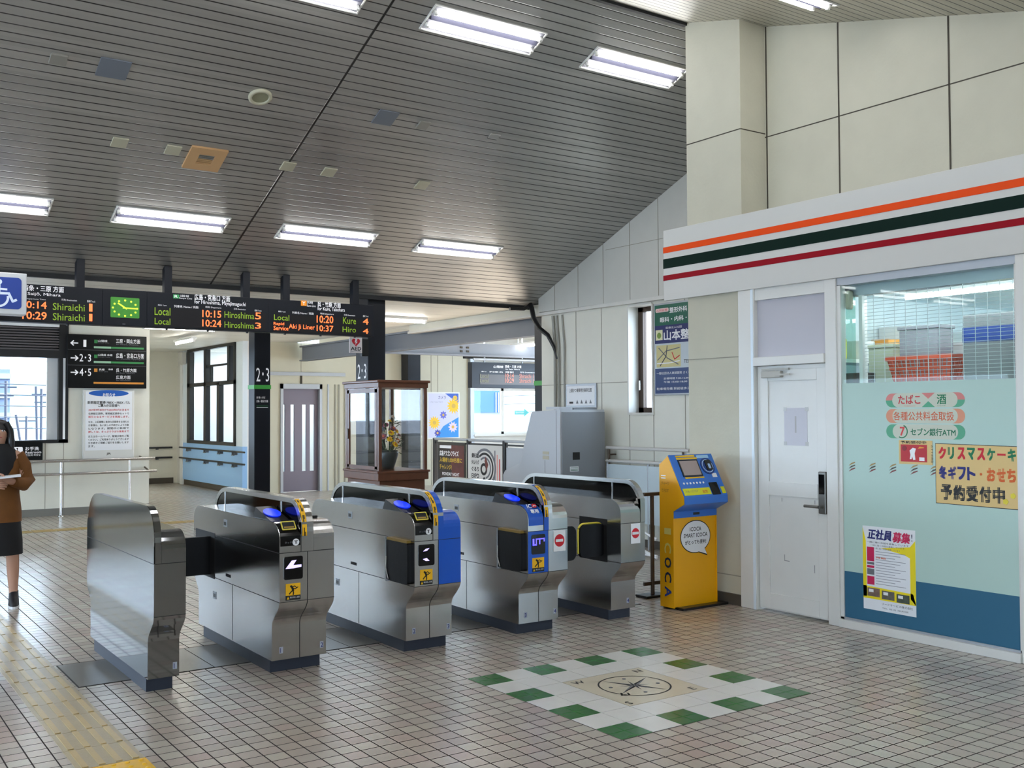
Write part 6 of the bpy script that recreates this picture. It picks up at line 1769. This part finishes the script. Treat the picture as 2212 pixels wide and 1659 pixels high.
for (c_, dx, dy_, z) in spec:
    q.tube([(vx + dx * 0.2, vy + dy_ * 0.2, 1.12), (vx + dx * 0.7, vy + dy_ * 0.7, (1.12 + z) / 2 + 0.03), (vx + dx, vy + dy_, z)], 0.004, leaf_m, 5)
for k in range(60):
    a = random.uniform(0, 2 * math.pi); r = random.uniform(0.05, 0.17); z = random.uniform(1.12, 1.5)
    r *= 1.0 - max(0, (z - 1.3) * 2.2)
    p = Vector((vx + r * math.cos(a), vy + r * math.sin(a), z)); d = Vector((math.cos(a), math.sin(a), random.uniform(-0.5, 0.9))).normalized(); s_ = d.cross(Vector((0, 0, 1))).normalized() * 0.014
    L_ = random.uniform(0.05, 0.1); m_ = p + d * L_ * 0.5 + Vector((0, 0, 0.01)); e_ = p + d * L_
    q.add([tuple(p), tuple(m_ + s_), tuple(e_), tuple(m_ - s_)], [(0, 1, 2), (0, 2, 3)], leaf_m)
q.build('stems_and_leaves', t)
for (c_, dx, dy_, z) in spec:
    q = MB()
    c0 = Vector((vx + dx, vy + dy_, z)); ax = Vector((dx, dy_, 0.09)).normalized()
    u = ax.cross(Vector((0.3, 0.5, 1))).normalized(); v = ax.cross(u)
    R_ = 0.042
    for lay, (n, rr_, up_) in enumerate(((11, 1.0, 0.1), (9, 0.75, 0.35), (6, 0.45, 0.6))):
        for k in range(n):
            a = 2 * math.pi * k / n + lay * 0.3
            d = (u * math.cos(a) + v * math.sin(a)); s_ = (-u * math.sin(a) + v * math.cos(a)) * R_ * 0.26
            tip = c0 + d * R_ * rr_ + ax * R_ * up_; mid = c0 + d * R_ * rr_ * 0.6 + ax * R_ * up_ * 0.4
            q.add([tuple(c0), tuple(mid + s_), tuple(tip), tuple(mid - s_)], [(0, 1, 2, 3)], fcol[c_])
    q.ell(tuple(c0 + ax * 0.01), (0.012, 0.012, 0.012), fcol['o'] if c_ != 'o' else fcol['y'], 8, 5)
    q.build({'y': 'yellow_flower', 'w': 'white_flower', 'm': 'mauve_flower', 'o': 'orange_flower'}[c_], t)

# ================================================================ PERSON
px, py = 1.36, 9.45
fw = Vector((-px, -py, 0)).normalized()
rt = Vector((-fw.y, fw.x, 0))             # towards the right of the photo
def PL(p):
    return (px + rt.x * p[0] + fw.x * p[1], py + rt.y * p[0] + fw.y * p[1], p[2])
skin = mat('skin', (196, 150, 126), 0.5)
hairm = mat('hair_black', (20, 16, 16), 0.4)
coat_m = mat('coat_ochre', (112, 68, 22), 0.8, noise=0.2, nscale=14)
black_cloth = mat('black_cloth', (14, 14, 17), 0.8)
shoe_m = mat('shoe_dark', (22, 22, 28), 0.5)
def skin_body():
    J = [((0, 0, 0.84), (0.13, 0.1)), ((0, 0.0, 1.0), (0.105, 0.08)), ((0, 0.0, 1.17), (0.125, 0.085)), ((0, -0.005, 1.27), (0.1, 0.07)), ((0, 0.0, 1.33), (0.045, 0.045)), ((0, 0.01, 1.375), (0.045, 0.048)), ((0, 0.02, 1.43), (0.068, 0.085)), ((0, 0.015, 1.5), (0.072, 0.085)),
         ((0.085, 0, 0.78), (0.085, 0.085)), ((0.105, 0.03, 0.45), (0.052, 0.055)), ((0.11, -0.01, 0.3), (0.048, 0.052)), ((0.115, 0.0, 0.09), (0.03, 0.034)), ((0.118, 0.1, 0.035), (0.032, 0.025)),
         ((-0.085, 0, 0.78), (0.085, 0.085)), ((-0.1, 0.0, 0.45), (0.052, 0.055)), ((-0.1, -0.06, 0.3), (0.048, 0.052)), ((-0.1, -0.1, 0.1), (0.03, 0.034)), ((-0.1, -0.01, 0.04), (0.032, 0.025)),
         ((0.15, 0, 1.25), (0.055, 0.055)), ((0.2, -0.01, 1.02), (0.042, 0.042)), ((0.1, 0.16, 1.05), (0.03, 0.03)), ((0.05, 0.2, 1.065), (0.034, 0.018)), ((0.005, 0.215, 1.07), (0.03, 0.015)),
         ((-0.15, 0, 1.25), (0.055, 0.055)), ((-0.2, -0.01, 1.02), (0.042, 0.042)), ((-0.1, 0.16, 1.02), (0.03, 0.03)), ((-0.055, 0.2, 1.03), (0.034, 0.018)), ((-0.01, 0.215, 1.035), (0.03, 0.015))]
    E_ = [(0, 1), (1, 2), (2, 3), (3, 4), (4, 5), (5, 6), (6, 7), (0, 8), (8, 9), (9, 10), (10, 11), (11, 12), (0, 13), (13, 14), (14, 15), (15, 16), (16, 17), (3, 18), (18, 19), (19, 20), (20, 21), (21, 22), (3, 23), (23, 24), (24, 25), (25, 26), (26, 27)]
    me = bpy.data.meshes.new('b')
    me.from_pydata([PL(j[0]) for j in J], E_, [])
    o = bpy.data.objects.new('b', me); COL.objects.link(o)
    md = o.modifiers.new('s', 'SKIN')
    for i, j in enumerate(J):
        me.skin_vertices[0].data[i].radius = j[1]
        me.skin_vertices[0].data[i].use_root = (i == 0)
    ms = o.modifiers.new('u', 'SUBSURF'); ms.levels = 2
    dg = bpy.context.evaluated_depsgraph_get()
    ev = bpy.data.meshes.new_from_object(o.evaluated_get(dg))
    v = [tuple(x.co) for x in ev.vertices]; f_ = [tuple(p.vertices) for p in ev.polygons]
    bpy.data.objects.remove(o); bpy.data.meshes.remove(me); bpy.data.meshes.remove(ev)
    return v, f_
bv, bf = skin_body()
q = MB(); q.add(bv, bf, skin, True)
q.fr = PL
q.ell((0, 0.108, 1.445), (0.012, 0.018, 0.018), skin)                      # nose
for s_ in (-1, 1):
    q.ell((s_ * 0.072, 0.015, 1.455), (0.01, 0.02, 0.028), skin)            # ears
    q.ell((s_ * 0.028, 0.092, 1.468), (0.012, 0.008, 0.007), white); q.ell((s_ * 0.028, 0.098, 1.468), (0.006, 0.004, 0.006), hairm)
    q.ell((s_ * 0.028, 0.094, 1.485), (0.016, 0.006, 0.003), hairm)
q.ell((0, 0.098, 1.412), (0.022, 0.008, 0.006), mat('lips', (176, 92, 88), 0.4))
for (sx, z0, tip) in ((1, 1.07, -1), (-1, 1.035, 1)):
    for k, L_ in enumerate((0.055, 0.065, 0.06, 0.045)):
        zz = z0 + 0.02 - k * 0.016
        x_ = 0.0 * sx + tip * -0.005
        q.tube([(x_ + sx * 0.02, 0.222, zz), (x_ + tip * L_ * 0.45, 0.238, zz - 0.003), (x_ + tip * L_ * 0.8, 0.232, zz - 0.008), (x_ + tip * L_, 0.218, zz - 0.012)], [0.009, 0.0085, 0.008, 0.006], skin, 8)
    q.tube([(sx * 0.045, 0.212, z0 + 0.01), (sx * 0.025, 0.225, z0 + 0.04), (sx * 0.0, 0.23, z0 + 0.05)], [0.011, 0.0095, 0.007], skin, 8)
person = q.build('person', loc=(px, py, 0))
tag(person, 'walking person in an ochre coat and dark skirt at the left edge', 'person')
def loft(q, secs, m_, n=20):
    vs, fs = [], []
    for (cx_, cy_, z, rx, ry) in secs:
        vs += [(cx_ + rx * math.cos(2 * math.pi * k / n), cy_ + ry * math.sin(2 * math.pi * k / n), z) for k in range(n)]
    for i in range(len(secs) - 1):
        for k in range(n):
            j = (k + 1) % n
            fs.append((i * n + k, i * n + j, (i + 1) * n + j, (i + 1) * n + k))
    q.add(vs, fs, m_, True)
q = MB(PL)
loft(q, [(0, 0, 0.71, 0.175, 0.13), (0, 0, 0.8, 0.172, 0.13), (0, 0, 0.95, 0.155, 0.115), (0, 0, 1.08, 0.158, 0.112), (0, 0, 1.2, 0.168, 0.108), (0, -0.005, 1.28, 0.14, 0.09), (0, -0.005, 1.32, 0.075, 0.065)], coat_m)
for s_ in (1, -1):
    z_ = 1.055 if s_ > 0 else 1.03
    q.tube([(s_ * 0.135, 0, 1.27), (s_ * 0.185, -0.005, 1.17), (s_ * 0.215, 0.0, 1.05), (s_ * 0.185, 0.07, 1.02), (s_ * 0.105, 0.155, z_ - 0.005)], [0.055, 0.06, 0.062, 0.056, 0.044], coat_m, 14)
q.build('coat', person)
q = MB(PL); loft(q, [(0, 0, 0.44, 0.185, 0.15), (0, 0, 0.55, 0.182, 0.145), (0, 0, 0.74, 0.165, 0.125), (0, 0, 0.95, 0.13, 0.1)], black_cloth); q.build('skirt', person)
q = MB(PL); loft(q, [(0, 0.01, 1.36, 0.085, 0.085), (0, 0.02, 1.31, 0.12, 0.11), (0, 0.02, 1.25, 0.135, 0.12), (0, 0.03, 1.16, 0.12, 0.11), (0.0, 0.06, 1.1, 0.08, 0.07)], black_cloth); q.build('scarf', person)
q = MB(PL)
q.ell((0, -0.012, 1.478), (0.088, 0.095, 0.085), hairm, 18, 12)
loft(q, [(0, -0.045, 1.5, 0.085, 0.065), (0, -0.05, 1.4, 0.098, 0.066), (0, -0.055, 1.28, 0.1, 0.06), (0, -0.06, 1.16, 0.08, 0.045), (0, -0.06, 1.08, 0.04, 0.025)], hairm)
for s_ in (1, -1):
    q.tube([(s_ * 0.05, 0.06, 1.535), (s_ * 0.082, 0.045, 1.47), (s_ * 0.09, 0.04, 1.38), (s_ * 0.085, 0.05, 1.27), (s_ * 0.075, 0.06, 1.2)], [0.022, 0.026, 0.028, 0.024, 0.01], hairm, 10)
q.build('hair', person)
for (sx, yy, lift) in ((0.117, 0.0, 0.0), (-0.1, -0.1, 0.02)):
    q = MB(PL)
    so = [(sx + 0.043 * math.cos(2 * math.pi * k / 18), yy + 0.045 + 0.125 * math.sin(2 * math.pi * k / 18)) for k in range(18)]
    loft(q, [(sx, yy + 0.045, 0.022 + lift, 0.042, 0.122), (sx, yy + 0.04, 0.055 + lift, 0.04, 0.115), (sx, yy + 0.0, 0.085 + lift, 0.038, 0.07), (sx, yy - 0.02, 0.13 + lift, 0.036, 0.045)], shoe_m)
    shoe = q.build('shoe', person); q = MB(PL); q.prism([(p[0] * 1.0, p[1]) for p in so], 0.0 + lift, 0.022 + lift, white); q.build('sole', shoe)
    q = MB(PL)
    for k in range(4):
        q.box(sx - 0.02, sx + 0.02, yy + 0.04 + k * 0.018, yy + 0.046 + k * 0.018, 0.082 - k * 0.007 + lift, 0.086 - k * 0.007 + lift, ink_grey)
    q.build('laces', shoe)
t = thing('magazine', 'pale folded magazine held flat in both hands by the walking person', 'magazine', PL((0, 0.2, 1.08)))
q = MB(PL); q.prism([(-0.15, 1.07), (0.16, 1.095), (0.16, 1.108), (-0.15, 1.083)], 0.1, 0.3, paper, ax=1); q.build('pages', t)

# ================================================================ OUTSIDE
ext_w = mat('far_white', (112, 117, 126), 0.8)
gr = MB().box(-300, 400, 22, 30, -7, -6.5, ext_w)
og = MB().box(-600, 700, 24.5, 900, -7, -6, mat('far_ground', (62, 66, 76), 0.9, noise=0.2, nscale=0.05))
struct(og.build('ground_outside'), 'pale rail yard and ground outside')
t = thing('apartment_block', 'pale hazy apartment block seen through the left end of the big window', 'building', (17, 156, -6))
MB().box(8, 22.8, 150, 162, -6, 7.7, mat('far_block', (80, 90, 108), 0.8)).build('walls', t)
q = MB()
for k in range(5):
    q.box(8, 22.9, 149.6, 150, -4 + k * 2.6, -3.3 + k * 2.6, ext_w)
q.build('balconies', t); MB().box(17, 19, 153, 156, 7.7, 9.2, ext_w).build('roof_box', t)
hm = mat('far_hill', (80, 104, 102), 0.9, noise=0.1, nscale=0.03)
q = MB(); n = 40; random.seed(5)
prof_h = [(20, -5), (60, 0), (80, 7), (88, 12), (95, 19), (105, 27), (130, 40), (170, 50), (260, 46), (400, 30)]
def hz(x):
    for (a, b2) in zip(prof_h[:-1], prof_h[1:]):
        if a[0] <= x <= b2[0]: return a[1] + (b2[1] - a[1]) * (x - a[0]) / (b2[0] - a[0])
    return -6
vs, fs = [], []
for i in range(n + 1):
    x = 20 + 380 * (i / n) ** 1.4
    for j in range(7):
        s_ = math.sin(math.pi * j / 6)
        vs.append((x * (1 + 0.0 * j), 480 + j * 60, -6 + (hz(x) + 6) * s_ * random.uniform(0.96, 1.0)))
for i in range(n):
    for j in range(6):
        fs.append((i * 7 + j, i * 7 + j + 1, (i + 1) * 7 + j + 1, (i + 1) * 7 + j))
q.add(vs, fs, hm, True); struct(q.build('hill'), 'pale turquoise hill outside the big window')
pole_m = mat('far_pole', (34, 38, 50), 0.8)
g_ = 'hazy utility poles outside the big window'
lbp = ['utility pole leftmost outside the big window', 'leaning pole beside the leftmost utility pole outside the window', 'short pole outside, right of the apartment block', 'tall utility pole in the middle of the window view', 'utility pole nearest the white sash outside the window']
for i, (x, y, h_, lean) in enumerate(((11.9, 80, 4.0, 0), (13.2, 84, 1.6, 1.2), (15.9, 96, 1.5, 0), (15.6, 90, 3.9, 0.25), (15.3, 86, 3.6, 0))):
    q = MB(); q.tube([(x + lean, y, -6), (x, y, h_)], 0.11, pole_m, 6)
    if not lean:
        q.box(x - 0.7, x + 0.7, y - 0.06, y + 0.06, h_ - 0.5, h_ - 0.38, pole_m); q.box(x - 0.5, x + 0.5, y - 0.06, y + 0.06, h_ - 1.1, h_ - 1.0, pole_m)
    tag(q.build('utility_pole', loc=(x, y, -6)), lbp[i], 'pole', g_)
for k in range(5):
    q = MB(); z = 3.6 - k * 0.75
    q.tube([(-20, 76 - k, z + 0.8), (16, 77 - k * 0.5, z), (60, 79 - k, z + 1.2)], 0.03, pole_m, 4)
    tag(q.build('overhead_wire', loc=(16, 90, z)), 'thin overhead wire outside the big window, %s from the top' % ('first', 'second', 'third', 'fourth', 'fifth')[k], 'wire', 'overhead wires outside the big window')
random.seed(9)
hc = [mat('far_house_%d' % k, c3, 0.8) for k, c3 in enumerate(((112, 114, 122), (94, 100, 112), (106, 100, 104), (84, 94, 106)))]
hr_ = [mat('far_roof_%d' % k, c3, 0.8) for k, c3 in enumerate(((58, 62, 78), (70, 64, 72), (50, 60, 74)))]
nth = ('first', 'second', 'third', 'fourth', 'fifth', 'sixth', 'seventh', 'eighth', 'ninth', 'tenth', 'eleventh', 'twelfth', 'thirteenth', 'fourteenth')
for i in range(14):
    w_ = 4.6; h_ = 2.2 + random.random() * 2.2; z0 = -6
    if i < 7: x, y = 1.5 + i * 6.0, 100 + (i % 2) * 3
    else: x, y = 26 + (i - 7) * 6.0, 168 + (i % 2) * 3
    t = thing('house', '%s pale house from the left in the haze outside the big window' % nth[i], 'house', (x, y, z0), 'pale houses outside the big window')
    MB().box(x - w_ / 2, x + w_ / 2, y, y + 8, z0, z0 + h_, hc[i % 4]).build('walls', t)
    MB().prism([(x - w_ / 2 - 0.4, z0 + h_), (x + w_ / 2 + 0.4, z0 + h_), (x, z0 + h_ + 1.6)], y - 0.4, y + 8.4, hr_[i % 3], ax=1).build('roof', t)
    q = MB()
    for k in range(3):
        q.box(x - w_ / 2 + 0.6 + k * w_ / 3, x - w_ / 2 + 1.4 + k * w_ / 3, y - 0.05, y, z0 + h_ * 0.5, z0 + h_ * 0.5 + 1, hr_[2])
    q.build('window', t)
q = MB().box(3.2, 3.36, LW + 0.09, LW + 0.12, 1.2, 2.5, white_paint); q.build('sash', bpy.data.objects['window_2'])
t = thing('blue_building', 'bright blue clad building outside the stair window', 'building', (22, 44, -6))
MB().box(14, 27.35, 40, 50, 1.6, 2.62, mat('clad_blue', (16, 60, 104), 0.6)).build('blue_cladding', t)
MB().box(14, 34, 40.1, 50, -6, 1.6, ext_w).build('lower_wall', t)
q = MB()
for k in range(4):
    q.box(26.85 + k * 0.14, 26.9 + k * 0.14, 39.95, 40, 1.6, 2.55, ext_w)
q.box(25, 27.3, 39.95, 40, 0.55, 0.65, mat('clad_line', (60, 76, 92), 0.6)); q.build('stripes', t)
